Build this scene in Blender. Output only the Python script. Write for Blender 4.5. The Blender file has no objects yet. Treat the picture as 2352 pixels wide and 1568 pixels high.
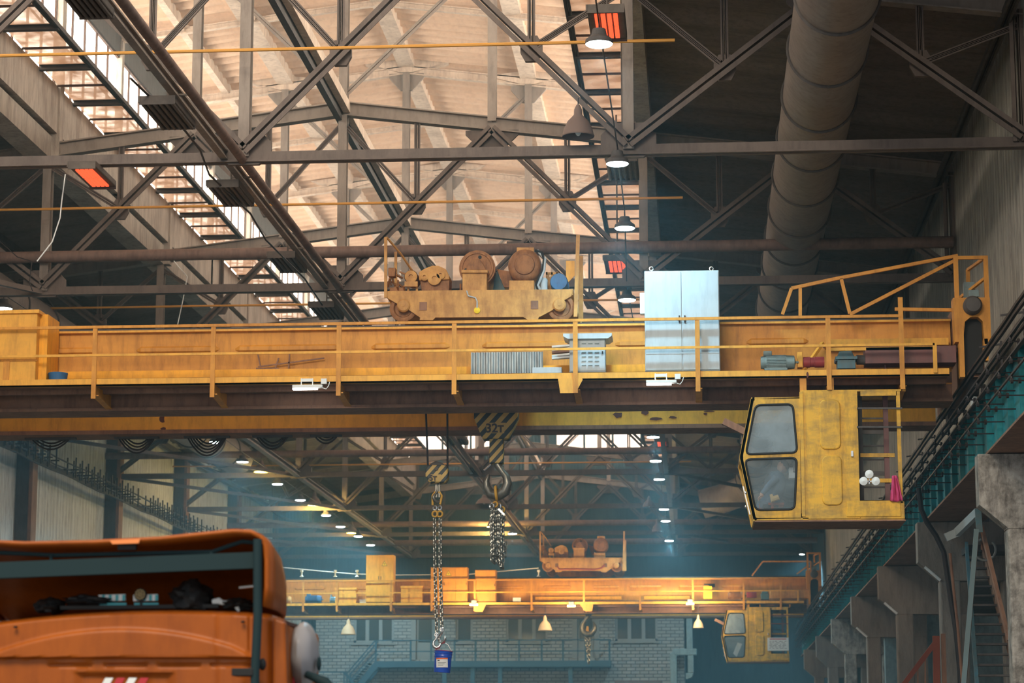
import bpy, bmesh, math, random
from mathutils import Vector, Matrix, noise
random.seed(7)
S = bpy.context.scene
COL = S.collection
# ------------------------------------------------------------------ camera
F = 5500.0
TH = math.atan(973 / F); YAW = math.atan(434 / math.hypot(F, 973))
FW = Vector((-math.sin(YAW) * math.cos(TH), math.cos(YAW) * math.cos(TH), math.sin(TH)))
RT = Vector((math.cos(YAW), math.sin(YAW), 0)); UP = RT.cross(FW)
cd = bpy.data.cameras.new('camera'); cam = bpy.data.objects.new('camera', cd); COL.objects.link(cam)
cd.sensor_width = 36; cd.lens = F / 2352 * 36; cd.clip_end = 500
cam.matrix_world = Matrix((RT, UP, -FW)).transposed().to_4x4()
cd.dof.use_dof = True; cd.dof.focus_distance = 44.5; cd.dof.aperture_fstop = 2.2
S.camera = cam
S.cycles.max_bounces = 6; S.cycles.diffuse_bounces = 3; S.cycles.glossy_bounces = 2; S.cycles.transmission_bounces = 3
# ------------------------------------------------------------------ world, exposure
S.view_settings.view_transform = 'Standard'; S.view_settings.look = 'None'
S.view_settings.exposure = 0.0; S.view_settings.gamma = 1.0; S.view_settings.use_curve_mapping = False
W = bpy.data.worlds.new('world'); S.world = W; W.use_nodes = True
W.node_tree.nodes['Background'].inputs[0].default_value = (0.62, 0.75, 0.9, 1)
W.node_tree.nodes['Background'].inputs[1].default_value = 0.75
DAY = 8.0        # brightness of the daylit lantern panes
HAZE = 0.0036    # dust haze density per metre
def area_light(name, loc, sx, sy, power, color, direction, parent=None, spread=math.pi):
    l = bpy.data.lights.new(name, 'AREA'); l.shape = 'RECTANGLE'; l.size = sx; l.size_y = sy
    l.energy = power; l.color = color; l.spread = spread
    o = bpy.data.objects.new(name, l); COL.objects.link(o)
    o.rotation_euler = Vector(direction).to_track_quat('-Z', 'Y').to_euler(); o.location = loc
    if parent: o.parent = parent; o.location = Vector(loc) - ORG.get(parent.name, Vector((0, 0, 0)))
    return o
# unseen area light added behind the camera as warm, low front fill
ORG = {}
area_light('low_front_fill', (-7, -14, 5), 20, 9, 1700, (1.0, 0.86, 0.68), (0, 1, 0.16))
# unseen area light added overhead to light crane and truck from the front
area_light('high_front_fill', (-7, 6, 20), 14, 8, 8200, (1.0, 0.87, 0.68), (0, 1, -0.36))

def P(x, y, D):
    d = RT * (x - 1176) + UP * (784 - y) + FW * F
    return d * (D / d.y)

# ------------------------------------------------------------------ materials
MATS = {}
def mat(name, col, rough=0.7, metal=0.0, dirt=None, amt=0.5, scale=3.0, streak=None, bump=0.0, bscale=30, emit=None, estr=0, spec=0.3):
    if name in MATS: return MATS[name]
    m = bpy.data.materials.new(name); MATS[name] = m; m.use_nodes = True
    nt = m.node_tree; b = nt.nodes['Principled BSDF']
    b.inputs['Base Color'].default_value = (*col, 1); b.inputs['Roughness'].default_value = rough
    b.inputs['Metallic'].default_value = metal; b.inputs['Specular IOR Level'].default_value = spec
    if emit:
        b.inputs['Emission Color'].default_value = (*emit, 1); b.inputs['Emission Strength'].default_value = estr
    if dirt or bump:
        tc = nt.nodes.new('ShaderNodeNewGeometry'); mp = nt.nodes.new('ShaderNodeMapping')
        nt.links.new(tc.outputs['Position'], mp.inputs[0])
        if streak: mp.inputs['Scale'].default_value = streak
        if dirt:
            n = nt.nodes.new('ShaderNodeTexNoise'); n.inputs['Scale'].default_value = scale; n.inputs['Detail'].default_value = 6
            n.inputs['Roughness'].default_value = 0.65
            nt.links.new(mp.outputs[0], n.inputs['Vector'])
            r = nt.nodes.new('ShaderNodeMapRange'); r.inputs[1].default_value = 0.42; r.inputs[2].default_value = 0.72; r.inputs[4].default_value = amt
            nt.links.new(n.outputs[0], r.inputs[0])
            mx = nt.nodes.new('ShaderNodeMix'); mx.data_type = 'RGBA'
            mx.inputs[6].default_value = (*col, 1); mx.inputs[7].default_value = (*dirt, 1)
            nt.links.new(r.outputs[0], mx.inputs[0])
            mp2 = nt.nodes.new('ShaderNodeMapping'); mp2.inputs['Scale'].default_value = (2.2, 2.2, .45); nt.links.new(tc.outputs['Position'], mp2.inputs[0])
            n3 = nt.nodes.new('ShaderNodeTexNoise'); n3.inputs['Scale'].default_value = 3.2; n3.inputs['Detail'].default_value = 9; n3.inputs['Roughness'].default_value = .7; nt.links.new(mp2.outputs[0], n3.inputs['Vector'])
            r3 = nt.nodes.new('ShaderNodeMapRange'); r3.inputs[1].default_value = .46; r3.inputs[2].default_value = .74; r3.inputs[4].default_value = .85 * amt; nt.links.new(n3.outputs[0], r3.inputs[0])
            mx3 = nt.nodes.new('ShaderNodeMix'); mx3.data_type = 'RGBA'; mx3.inputs[7].default_value = (dirt[0] * .6, dirt[1] * .55, dirt[2] * .6, 1)
            nt.links.new(r3.outputs[0], mx3.inputs[0]); nt.links.new(mx.outputs[2], mx3.inputs[6]); nt.links.new(mx3.outputs[2], b.inputs['Base Color'])
        if bump:
            n2 = nt.nodes.new('ShaderNodeTexNoise'); n2.inputs['Scale'].default_value = bscale; n2.inputs['Detail'].default_value = 4
            nt.links.new(mp.outputs[0], n2.inputs['Vector'])
            bp = nt.nodes.new('ShaderNodeBump'); bp.inputs['Strength'].default_value = bump; bp.inputs['Distance'].default_value = 0.03
            nt.links.new(n2.outputs[0], bp.inputs['Height']); nt.links.new(bp.outputs[0], b.inputs['Normal'])
    return m
M_STEEL = mat('truss_steel', (0.155, 0.122, 0.105), 0.65, dirt=(0.10, 0.08, 0.07), amt=0.7, scale=1.5)
M_STEELD = mat('dark_steel', (0.10, 0.09, 0.085), 0.7, dirt=(0.05, 0.04, 0.035), amt=0.6, scale=2)
M_LSTEEL = mat('light_dusty_steel', (0.29, 0.245, 0.21), 0.7, dirt=(0.17, 0.14, 0.12), amt=0.6, scale=1.2)
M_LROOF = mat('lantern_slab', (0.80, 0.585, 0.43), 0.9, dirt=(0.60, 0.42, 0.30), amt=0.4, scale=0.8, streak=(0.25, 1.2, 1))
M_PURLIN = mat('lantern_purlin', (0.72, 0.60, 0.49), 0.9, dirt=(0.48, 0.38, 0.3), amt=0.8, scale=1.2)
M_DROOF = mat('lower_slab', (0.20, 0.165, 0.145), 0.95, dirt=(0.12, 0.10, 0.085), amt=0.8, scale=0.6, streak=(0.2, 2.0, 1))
M_CONC = mat('concrete', (0.46, 0.41, 0.35), 0.9, dirt=(0.22, 0.18, 0.15), amt=0.8, scale=1.3, streak=(1, 1, 0.35), bump=0.3)
M_CONC2 = mat('rough_concrete', (0.36, 0.32, 0.27), 0.95, dirt=(0.09, 0.075, 0.06), amt=1.0, scale=5, bump=0.8, bscale=12)
M_CONC3 = mat('column_concrete', (0.27, 0.23, 0.19), 0.9, dirt=(0.17, 0.14, 0.115), amt=0.8, scale=1.5, streak=(1, 1, 0.4), bump=0.3)
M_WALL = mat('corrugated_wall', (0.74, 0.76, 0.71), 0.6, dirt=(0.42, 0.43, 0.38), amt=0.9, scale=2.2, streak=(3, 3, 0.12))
M_WALLR = mat('corrugated_wall_shaded', (0.44, 0.42, 0.36), 0.6, dirt=(0.20, 0.19, 0.165), amt=0.9, scale=2.2, streak=(3, 3, 0.12))  # darker copy of the wall cladding, shade put into its colour
M_LASTWALL = mat('gable_glazing', (0.8, 0.75, 0.68), 0.6, emit=(1.0, .86, .74), estr=1.6)
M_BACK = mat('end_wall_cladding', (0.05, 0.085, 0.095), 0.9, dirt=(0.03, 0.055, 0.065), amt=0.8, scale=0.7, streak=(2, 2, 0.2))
M_YEL = mat('crane_yellow', (0.70, 0.305, 0.045), 0.5, dirt=(0.44, 0.175, 0.03), amt=0.75, scale=0.9, streak=(0.6, 1, 1.6))
M_YEL2 = mat('bright_yellow', (0.85, 0.42, 0.055), 0.45, dirt=(0.55, 0.27, 0.05), amt=0.6, scale=2)
M_ORY = mat('conduit_orange', (0.95, 0.42, 0.02), 0.45, dirt=(0.6, 0.26, 0.03), amt=0.6, scale=1.6)
M_UND = mat('primer_and_shade_brown', (0.30, 0.16, 0.10), 0.75, dirt=(0.15, 0.08, 0.055), amt=0.8, scale=1.0, streak=(1, 1, 1.2))  # brown primer, also used for the painted shade strips on the crane webs
M_CHIP = mat('rust_chip', (0.13, 0.05, 0.035), 0.9)
M_CAB = mat('cab_yellow', (0.78, 0.42, 0.04), 0.45, dirt=(0.33, 0.21, 0.06), amt=0.9, scale=2.4, streak=(1, 1, 2.2))
M_TROL = mat('trolley_ochre', (0.62, 0.33, 0.10), 0.6, dirt=(0.34, 0.15, 0.05), amt=0.8, scale=3)
M_RUST = mat('machine_rust', (0.36, 0.16, 0.06), 0.6, dirt=(0.15, 0.065, 0.03), amt=0.9, scale=5)
M_GREY = mat('cabinet_grey', (0.46, 0.53, 0.57), 0.45, dirt=(0.36, 0.42, 0.44), amt=0.4, scale=1.5)
M_MOTOR = mat('motor_grey', (0.20, 0.27, 0.27), 0.5, dirt=(0.11, 0.13, 0.12), amt=0.6, scale=6)
M_TEALM = mat('gearbox_teal', (0.07, 0.16, 0.19), 0.5, dirt=(0.15, 0.13, 0.11), amt=0.6, scale=5)
M_BLUEM = mat('motor_blue', (0.04, 0.15, 0.32), 0.45, dirt=(0.05, 0.08, 0.12), amt=0.6, scale=5)
M_RED = mat('guard_red', (0.35, 0.05, 0.05), 0.5, dirt=(0.2, 0.05, 0.05), amt=0.5, scale=4)
M_MAR = mat('guard_maroon', (0.20, 0.09, 0.085), 0.6, dirt=(0.12, 0.08, 0.075), amt=0.7, scale=2)
M_TEAL = mat('runway_teal', (0.015, 0.22, 0.24), 0.55, dirt=(0.02, 0.10, 0.11), amt=0.8, scale=1.3)
M_BLK = mat('black_rubber', (0.015, 0.015, 0.015), 0.6)
M_CABLE = mat('cable_sheath', (0.03, 0.025, 0.025), 0.5)
M_DUCT = mat('duct_metal', (0.27, 0.22, 0.185), 0.55, 0.25, dirt=(0.17, 0.135, 0.115), amt=0.7, scale=0.8)
M_PIPE = mat('pipe_brown', (0.21, 0.14, 0.115), 0.6, dirt=(0.11, 0.07, 0.055), amt=0.8, scale=2)
M_GAS = mat('gas_pipe_yellow', (0.62, 0.30, 0.06), 0.5)
M_HEAT = mat('heater_black', (0.09, 0.072, 0.06), 0.6, dirt=(0.16, 0.13, 0.105), amt=0.6, scale=5)
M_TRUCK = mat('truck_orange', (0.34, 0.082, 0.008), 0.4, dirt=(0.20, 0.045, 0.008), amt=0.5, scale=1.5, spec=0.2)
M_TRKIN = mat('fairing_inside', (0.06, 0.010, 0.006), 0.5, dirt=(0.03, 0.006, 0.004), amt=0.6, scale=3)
M_TRKF = mat('frame_slate', (0.018, 0.036, 0.04), 0.6, spec=0.1)
M_WHITE = mat('white_paint', (0.75, 0.77, 0.75), 0.5)
M_REDP = mat('red_stripe', (0.45, 0.03, 0.04), 0.5)
M_CHROME = mat('polished_steel', (0.6, 0.6, 0.58), 0.25, 0.9)
M_HOOK = mat('hook_steel', (0.20, 0.19, 0.16), 0.35, 0.7, dirt=(0.08, 0.07, 0.055), amt=0.6, scale=6)
M_CHAIN = mat('chain_steel', (0.30, 0.29, 0.25), 0.35, 0.85)
M_BRASS = mat('coupling_yellow', (0.55, 0.30, 0.05), 0.5)
M_BRICK = None
M_GLASSD = mat('dark_window_glass', (0.02, 0.035, 0.04), 0.15, spec=0.6)
M_MULL = mat('mullion_brown', (0.07, 0.04, 0.03), 0.8)
M_FRAME = mat('window_frame_grey', (0.20, 0.21, 0.20), 0.7)
M_BALC = mat('balcony_blue', (0.03, 0.075, 0.10), 0.6)
M_BELL = mat('bell_lamp_dusty', (0.17, 0.12, 0.10), 0.6)
M_BELLF = mat('bell_lamp_enamel', (0.66, 0.50, 0.32), 0.5)
M_FLOOR = mat('hall_floor', (0.17, 0.155, 0.14), 0.8, dirt=(0.09, 0.08, 0.07), amt=0.8, scale=0.5)
M_BUCK = mat('bucket_blue', (0.015, 0.07, 0.42), 0.3, spec=0.5)
M_PINK = mat('rag_pink', (0.55, 0.06, 0.16), 0.9)
M_RBRN = mat('handrail_red', (0.25, 0.06, 0.03), 0.6)
M_SKIN = mat('skin', (0.45, 0.26, 0.17), 0.6)
M_CLOTH = mat('jacket_slate', (0.09, 0.12, 0.16), 0.9)
M_LED = mat('led_disc', (1, 1, 1), emit=(0.70, 0.93, 1.0), estr=60)
M_TUBE = mat('led_tube', (1, 1, 1), emit=(1.0, 0.98, 0.92), estr=16)
M_SOD = mat('sodium_glow', (1, 0.9, 0.3), emit=(1.0, 0.82, 0.10), estr=12)
M_WARM = mat('floodlight_glass', (1, 0.9, 0.6), emit=(1.0, 0.72, 0.30), estr=14)
M_GLOW = mat('heater_ceramic', (0.6, 0.08, 0.03), emit=(1.0, 0.10, 0.035), estr=1.5)
M_PANE = mat('daylit_pane', (0.9, 0.9, 0.85), emit=(1.0, 0.90, 0.76), estr=DAY)
M_SIGNW = mat('sign_white', (0.72, 0.70, 0.66), 0.6)
M_INK = mat('sign_ink', (0.08, 0.07, 0.07), 0.8)
M_YWARN = mat('warning_yellow', (0.85, 0.6, 0.03), 0.5)
M_AMBER = mat('beacon_lens', (0.32, 0.24, 0.10), 0.3)
M_CYAN = mat('flag_cyan', (0.10, 0.42, 0.46), 0.8)

def glass(name, col, mixf, dirtf=0.3, translucent=False):
    m = bpy.data.materials.new(name); m.use_nodes = True; nt = m.node_tree; nt.nodes.clear()
    out = nt.nodes.new('ShaderNodeOutputMaterial'); mx = nt.nodes.new('ShaderNodeMixShader')
    tr = nt.nodes.new('ShaderNodeBsdfTransparent'); pr = nt.nodes.new('ShaderNodeBsdfPrincipled')
    pr.inputs['Base Color'].default_value = (*col, 1); pr.inputs['Roughness'].default_value = 0.12
    if translucent:
        pr = nt.nodes.new('ShaderNodeBsdfTranslucent'); pr.inputs[0].default_value = (*col, 1)
    g = nt.nodes.new('ShaderNodeNewGeometry'); n = nt.nodes.new('ShaderNodeTexNoise'); n.inputs['Scale'].default_value = 2.2; n.inputs['Detail'].default_value = 6
    nt.links.new(g.outputs['Position'], n.inputs['Vector'])
    r = nt.nodes.new('ShaderNodeMapRange'); r.inputs[1].default_value = 0.35; r.inputs[2].default_value = 0.7
    r.inputs[3].default_value = mixf; r.inputs[4].default_value = min(1, mixf + dirtf)
    nt.links.new(n.outputs[0], r.inputs[0]); nt.links.new(r.outputs[0], mx.inputs[0])
    nt.links.new(tr.outputs[0], mx.inputs[1]); nt.links.new(pr.outputs[0], mx.inputs[2]); nt.links.new(mx.outputs[0], out.inputs[0])
    return m
M_CGLASS = glass('cab_glass', (0.34, 0.40, 0.42), 0.34, 0.35)
M_CGLASS2 = glass('cab_glass_clear', (0.35, 0.42, 0.44), 0.12, 0.15)
M_SHELF = glass('grimy_glazing', (0.36, 0.27, 0.21), 0.64, 0.34, True)

def brick_mat():
    m = bpy.data.materials.new('grey_brick'); m.use_nodes = True; nt = m.node_tree; b = nt.nodes['Principled BSDF']; b.inputs['Roughness'].default_value = 0.85
    g = nt.nodes.new('ShaderNodeNewGeometry'); sp = nt.nodes.new('ShaderNodeSeparateXYZ'); cb = nt.nodes.new('ShaderNodeCombineXYZ')
    nt.links.new(g.outputs['Position'], sp.inputs[0])
    ad = nt.nodes.new('ShaderNodeMath'); nt.links.new(sp.outputs[0], ad.inputs[0]); nt.links.new(sp.outputs[1], ad.inputs[1])
    nt.links.new(ad.outputs[0], cb.inputs[0]); nt.links.new(sp.outputs[2], cb.inputs[1])
    t = nt.nodes.new('ShaderNodeTexBrick'); t.inputs['Scale'].default_value = 1.0
    t.inputs['Color1'].default_value = (0.27, 0.275, 0.26, 1); t.inputs['Color2'].default_value = (0.20, 0.21, 0.20, 1); t.inputs['Mortar'].default_value = (0.075, 0.08, 0.08, 1)
    t.inputs['Mortar Size'].default_value = 0.022; t.inputs['Brick Width'].default_value = 0.44; t.inputs['Row Height'].default_value = 0.165
    nt.links.new(cb.outputs[0], t.inputs['Vector']); nt.links.new(t.outputs[0], b.inputs['Base Color'])
    return m
M_BRICK = brick_mat()
def hazard_mat(name, period, ang):
    m = bpy.data.materials.new(name); m.use_nodes = True; nt = m.node_tree; b = nt.nodes['Principled BSDF']; b.inputs['Roughness'].default_value = 0.6
    g = nt.nodes.new('ShaderNodeTexCoord'); d = nt.nodes.new('ShaderNodeVectorMath'); d.operation = 'DOT_PRODUCT'
    d.inputs[1].default_value = (math.cos(ang) / period, 0.3 / period, math.sin(ang) / period); nt.links.new(g.outputs['Object'], d.inputs[0])
    fr = nt.nodes.new('ShaderNodeMath'); fr.operation = 'FRACT'; nt.links.new(d.outputs['Value'], fr.inputs[0])
    gt = nt.nodes.new('ShaderNodeMath'); gt.operation = 'GREATER_THAN'; gt.inputs[1].default_value = 0.5; nt.links.new(fr.outputs[0], gt.inputs[0])
    mx = nt.nodes.new('ShaderNodeMix'); mx.data_type = 'RGBA'; mx.inputs[6].default_value = (0.035, 0.045, 0.045, 1); mx.inputs[7].default_value = (0.50, 0.33, 0.10, 1)
    nt.links.new(gt.outputs[0], mx.inputs[0]); nt.links.new(mx.outputs[2], b.inputs['Base Color'])
    return m
M_HAZ = hazard_mat('hazard_stripes', 0.17, math.radians(-42)); M_HAZ2 = hazard_mat('hazard_stripes_fine', 0.13, math.radians(-42))

# ------------------------------------------------------------------ mesh helpers
class MB:
    def __init__(s): s.v = []; s.f = []; s.sm = []
    def add(s, vs, fs, smooth=False):
        n = len(s.v); s.v += [Vector(v) for v in vs]; s.f += [tuple(i + n for i in f) for f in fs]; s.sm += [smooth] * len(fs); return s
    def box(s, x0, x1, y0, y1, z0, z1):
        if x0 > x1: x0, x1 = x1, x0
        if y0 > y1: y0, y1 = y1, y0
        if z0 > z1: z0, z1 = z1, z0
        return s.add([(x0, y0, z0), (x1, y0, z0), (x1, y1, z0), (x0, y1, z0), (x0, y0, z1), (x1, y0, z1), (x1, y1, z1), (x0, y1, z1)],
                     [(0, 3, 2, 1), (4, 5, 6, 7), (0, 1, 5, 4), (1, 2, 6, 5), (2, 3, 7, 6), (3, 0, 4, 7)])
    def pbox(s, x0, y0, x1, y1, D, dep):
        a = P(x0, y1, D); b = P(x1, y0, D); m0 = P((x0 + x1) / 2, y0, D).z; m1 = P((x0 + x1) / 2, y1, D).z
        return s.box(a.x, b.x, D, D + dep, m1, m0)
    def bar(s, a, b, w, h, up=(0, 0, 1)):
        a = Vector(a); b = Vector(b); d = (b - a); d.normalize(); u = Vector(up)
        if abs(d.dot(u)) > 0.98: u = Vector((0, 1, 0))
        r = d.cross(u).normalized(); u = r.cross(d).normalized(); r *= w / 2; u *= h / 2
        return s.add([a - r - u, a + r - u, a + r + u, a - r + u, b - r - u, b + r - u, b + r + u, b - r + u],
                     [(0, 1, 2, 3), (7, 6, 5, 4), (0, 4, 5, 1), (1, 5, 6, 2), (2, 6, 7, 3), (3, 7, 4, 0)])
    def ibeam(s, a, b, w, h, t=0.03, up=(0, 0, 1)):
        a = Vector(a); b = Vector(b); d = (b - a).normalized(); u = Vector(up)
        if abs(d.dot(u)) > 0.98: u = Vector((0, 1, 0))
        r = d.cross(u).normalized(); u = r.cross(d).normalized()
        for k in (-1, 1): o = u * (k * (h - t) / 2); s.bar(a + o, b + o, w, t, u)
        return s.bar(a, b, t, h - 2 * t, u)
    def chan(s, a, b, w, h, t=0.025, up=(0, 0, 1)):   # double-angle member: two plates with an open slot
        a = Vector(a); b = Vector(b); d = (b - a).normalized(); u = Vector(up)
        if abs(d.dot(u)) > 0.98: u = Vector((0, 1, 0))
        r = d.cross(u).normalized(); u = r.cross(d).normalized()
        for k in (-1, 1):
            o = r * (k * w * 0.16); s.bar(a + o, b + o, t, h, u)
            o2 = r * (k * w * 0.33) - u * (h / 2 - t / 2); s.bar(a + o2, b + o2, w * 0.34, t, u)
        return s
    def tube(s, pts, r, n=8, caps=True, smooth=True):
        pts = [Vector(p) for p in pts]; rings = []; base = len(s.v); prev = None
        for i, p in enumerate(pts):
            d = (pts[min(i + 1, len(pts) - 1)] - pts[max(i - 1, 0)]).normalized()
            if prev is None:
                prev = d.orthogonal().normalized()
            prev = (prev - d * prev.dot(d)).normalized(); q = d.cross(prev)
            rr = r[i] if isinstance(r, (list, tuple)) else r
            s.v += [p + (prev * math.cos(2 * math.pi * k / n) + q * math.sin(2 * math.pi * k / n)) * rr for k in range(n)]
        for i in range(len(pts) - 1):
            for k in range(n):
                a = base + i * n + k; b = base + i * n + (k + 1) % n
                s.f.append((a, b, b + n, a + n)); s.sm.append(smooth)
        if caps:
            s.f.append(tuple(base + k for k in reversed(range(n)))); s.sm.append(False)
            e = base + (len(pts) - 1) * n; s.f.append(tuple(e + k for k in range(n))); s.sm.append(False)
        return s
    def cyl(s, a, b, r, n=20, r2=None): return s.tube([a, b], [r, r if r2 is None else r2], n)
    def lathe(s, c, axis, prof, n=24, smooth=True):
        ax = Vector(axis).normalized(); e = ax.orthogonal().normalized(); g = ax.cross(e); base = len(s.v); c = Vector(c)
        for (r, h) in prof:
            s.v += [c + ax * h + (e * math.cos(2 * math.pi * k / n) + g * math.sin(2 * math.pi * k / n)) * r for k in range(n)]
        for i in range(len(prof) - 1):
            for k in range(n):
                a = base + i * n + k; b = base + i * n + (k + 1) % n; s.f.append((a, b, b + n, a + n)); s.sm.append(smooth)
        return s
    def prism(s, poly, y0, y1):   # poly: [(x,z)]
        n = len(poly); vs = [(x, y0, z) for x, z in poly] + [(x, y1, z) for x, z in poly]
        fs = [tuple(range(n)), tuple(reversed(range(n, 2 * n)))] + [(i, i + n, (i + 1) % n + n, (i + 1) % n) for i in range(n)]
        return s.add(vs, fs)
    def pprism(s, pts, D, dep): return s.prism([(P(x, y, D).x, P(x, y, D).z) for x, y in pts], D, D + dep)
    def ring(s, c, axis, R_, r, n=24, m=8, a0=0, a1=2 * math.pi, e=None):
        ax = Vector(axis).normalized(); e = Vector(e).normalized() if e else ax.orthogonal().normalized(); g = ax.cross(e); c = Vector(c)
        k = n if a1 - a0 > 6.28 else n
        return s.tube([c + (e * math.cos(a0 + (a1 - a0) * i / k) + g * math.sin(a0 + (a1 - a0) * i / k)) * R_ for i in range(k + 1)], r, m, caps=(a1 - a0 < 6.28))
    def blob(s, c, rx, ry, rz, jit=0, n=12, m=8, seed=0):
        base = len(s.v); c = Vector(c)
        for i in range(m + 1):
            t = math.pi * i / m
            for k in range(n):
                p = Vector((math.sin(t) * math.cos(2 * math.pi * k / n), math.sin(t) * math.sin(2 * math.pi * k / n), math.cos(t)))
                j = 1 + jit * noise.noise(p * 2.3 + Vector((seed, seed, 0)))
                s.v.append(c + Vector((p.x * rx, p.y * ry, p.z * rz)) * j)
        for i in range(m):
            for k in range(n):
                a = base + i * n + k; b = base + i * n + (k + 1) % n; s.f.append((a, a + n, b + n, b)); s.sm.append(True)
        return s
    def build(s, name, m, parent=None, bevel=0):
        me = bpy.data.meshes.new(name)
        if parent is not None: o = ORG[parent.name]
        else:
            xs = [v.x for v in s.v]; ys = [v.y for v in s.v]; zs = [v.z for v in s.v]
            o = Vector(((min(xs) + max(xs)) / 2, (min(ys) + max(ys)) / 2, min(zs)))
        me.from_pydata([v - o for v in s.v], [], s.f); me.update()
        bm = bmesh.new(); bm.from_mesh(me); bmesh.ops.recalc_face_normals(bm, faces=bm.faces); bm.to_mesh(me); bm.free()
        me.polygons.foreach_set('use_smooth', s.sm); me.materials.append(m)
        if any(s.sm): me.set_sharp_from_angle(angle=math.radians(38))
        ob = bpy.data.objects.new(name, me); COL.objects.link(ob); ORG[ob.name] = o
        if parent is not None: ob.parent = parent
        else: ob.location = o
        if bevel:
            b = ob.modifiers.new('bevel', 'BEVEL'); b.width = bevel; b.segments = 2; b.limit_method = 'ANGLE'
        return ob
def tag(o, label, cat, group=None):
    o['label'] = label; o['category'] = cat
    if group: o['group'] = group
    return o
def thing(name, loc, label, cat, group=None):
    o = bpy.data.objects.new(name, None); o.empty_display_size = 0.2; COL.objects.link(o); o.location = loc; ORG[o.name] = Vector(loc)
    return tag(o, label, cat, group)
def struct(o): o['kind'] = 'structure'; return o
def text(body, name, loc, size, m, parent, rx=90, bold=0.0, sx=1.0):
    c = bpy.data.curves.new(name, 'FONT'); c.body = body; c.size = size; c.extrude = 0.004; c.align_x = 'CENTER'; c.align_y = 'CENTER'; c.offset = bold
    c.materials.append(m); o = bpy.data.objects.new(name, c); COL.objects.link(o); o.parent = parent
    me = bpy.data.meshes.new_from_object(o); bpy.data.objects.remove(o)
    xs = [v.co.x for v in me.vertices]; ys = [v.co.y for v in me.vertices]; mc = Vector(((min(xs) + max(xs)) / 2, (min(ys) + max(ys)) / 2, 0))
    for v in me.vertices: v.co -= mc
    o = bpy.data.objects.new(name, me); COL.objects.link(o); o.parent = parent
    if not me.materials: me.materials.append(m)
    o.location = Vector(loc) - ORG[parent.name]; o.rotation_euler = (math.radians(rx), 0, 0); o.scale = (sx, 1, 1); ORG[o.name] = Vector(loc)
    return o
ORD = ['first', 'second', 'third', 'fourth', 'fifth', 'sixth', 'seventh', 'eighth', 'ninth', 'tenth', 'eleventh', 'twelfth']
# ================================================================== the setting
FL = -1.8
T = [41.9 + 12 * i for i in range(8)]      # truss lines
RX = -8.15                                 # ridge
XL, XR = -22.6, 5.95
def zt(x): return 15.2 - abs(x - RX) / 8   # top chord / lower roof height
def zu(x): return 19.65 - abs(x - RX) / 8  # lantern roof height
struct(MB().box(-24, 16, -6, 130, FL - 0.3, FL).build('floor', M_FLOOR))
def ribbed(x0, x1, zf, y0, y1, per, amp, off, th, m, name):
    mb = MB(); n = int((y1 - y0) / per * 6); vs = []; fs = []
    for i in range(n + 1):
        y = y0 + (y1 - y0) * i / n; ph = i % 6; w = amp * math.cos(2 * math.pi * ph / 6)
        for x in (x0, x1): vs.append((x, y, zf(x) + off + w)); vs.append((x, y, zf(x) + off + th))
    for i in range(n):
        a = i * 4; fs.append((a, a + 4, a + 6, a + 2)); fs.append((a + 1, a + 3, a + 7, a + 5))
    fs += [(0, 2, 3, 1), (n * 4, n * 4 + 1, n * 4 + 3, n * 4 + 2)]
    mb.add(vs, fs); o = mb.build(name, m); return struct(o)
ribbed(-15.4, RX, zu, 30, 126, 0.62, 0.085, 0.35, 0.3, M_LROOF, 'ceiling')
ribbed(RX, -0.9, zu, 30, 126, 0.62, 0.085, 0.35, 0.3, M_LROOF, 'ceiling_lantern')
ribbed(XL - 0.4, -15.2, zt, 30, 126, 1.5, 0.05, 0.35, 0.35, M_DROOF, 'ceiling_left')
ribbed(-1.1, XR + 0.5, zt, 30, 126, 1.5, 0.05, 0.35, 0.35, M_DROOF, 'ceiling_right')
def corr(name, x, y0, y1, z0, z1, side, m=M_WALL):     # corrugated cladding standing along the hall
    n = int((y1 - y0) / 0.1); vs = []; fs = []
    for i in range(n + 1):
        y = y0 + (y1 - y0) * i / n; w = (0.03 if (i // 2) % 2 else 0) * side
        vs += [(x + w, y, z0), (x + w, y, z1)]
    vs += [(x - side * 0.15, y0, z0), (x - side * 0.15, y0, z1), (x - side * 0.15, y1, z0), (x - side * 0.15, y1, z1)]
    for i in range(n): a = 2 * i; fs.append((a, a + 2, a + 3, a + 1))
    b = 2 * n + 2; fs.append((b, b + 1, b + 3, b + 2))
    return struct(MB().add(vs, fs).build(name, m))
corr('wall_left', XL, 30, 126, FL, zt(XL) + 0.6, 1)
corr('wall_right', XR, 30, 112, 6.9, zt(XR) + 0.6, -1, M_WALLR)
corr('wall_right_far', XR + 0.05, 112, 126, 6.9, zt(XR) + 0.6, -1, M_BACK)
mb = MB()
for i in range(230):
    x = XL + i * 0.17; mb.box(x, x + 0.085, 125.95, 126, FL, 20)
mb.box(XL - 0.5, 17, 126, 126.3, FL, 20.2); struct(mb.build('wall_back', M_BACK))
gb = struct(MB().box(-15, -1.4, 125.8, 125.9, 16.35, 16.5).box(-15, -1.4, 125.8, 125.9, 18.3, 18.42).build('window_40', M_STEELD))
for i in range(9):
    x = -15 + i * 1.51
    if i not in (3, 4): MB().box(x + .06, x + 1.45, 125.84, 125.88, 16.5, 18.6).build('gable_pane', M_LASTWALL, gb)
struct(MB().box(15.6, 16, 36, 126, FL, 6.9).build('wall_side_bay', M_CONC3))
struct(MB().box(XR + 0.7, 16, 36, 126, 6.6, 6.9).build('ceiling_side_bay', M_DROOF))
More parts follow.
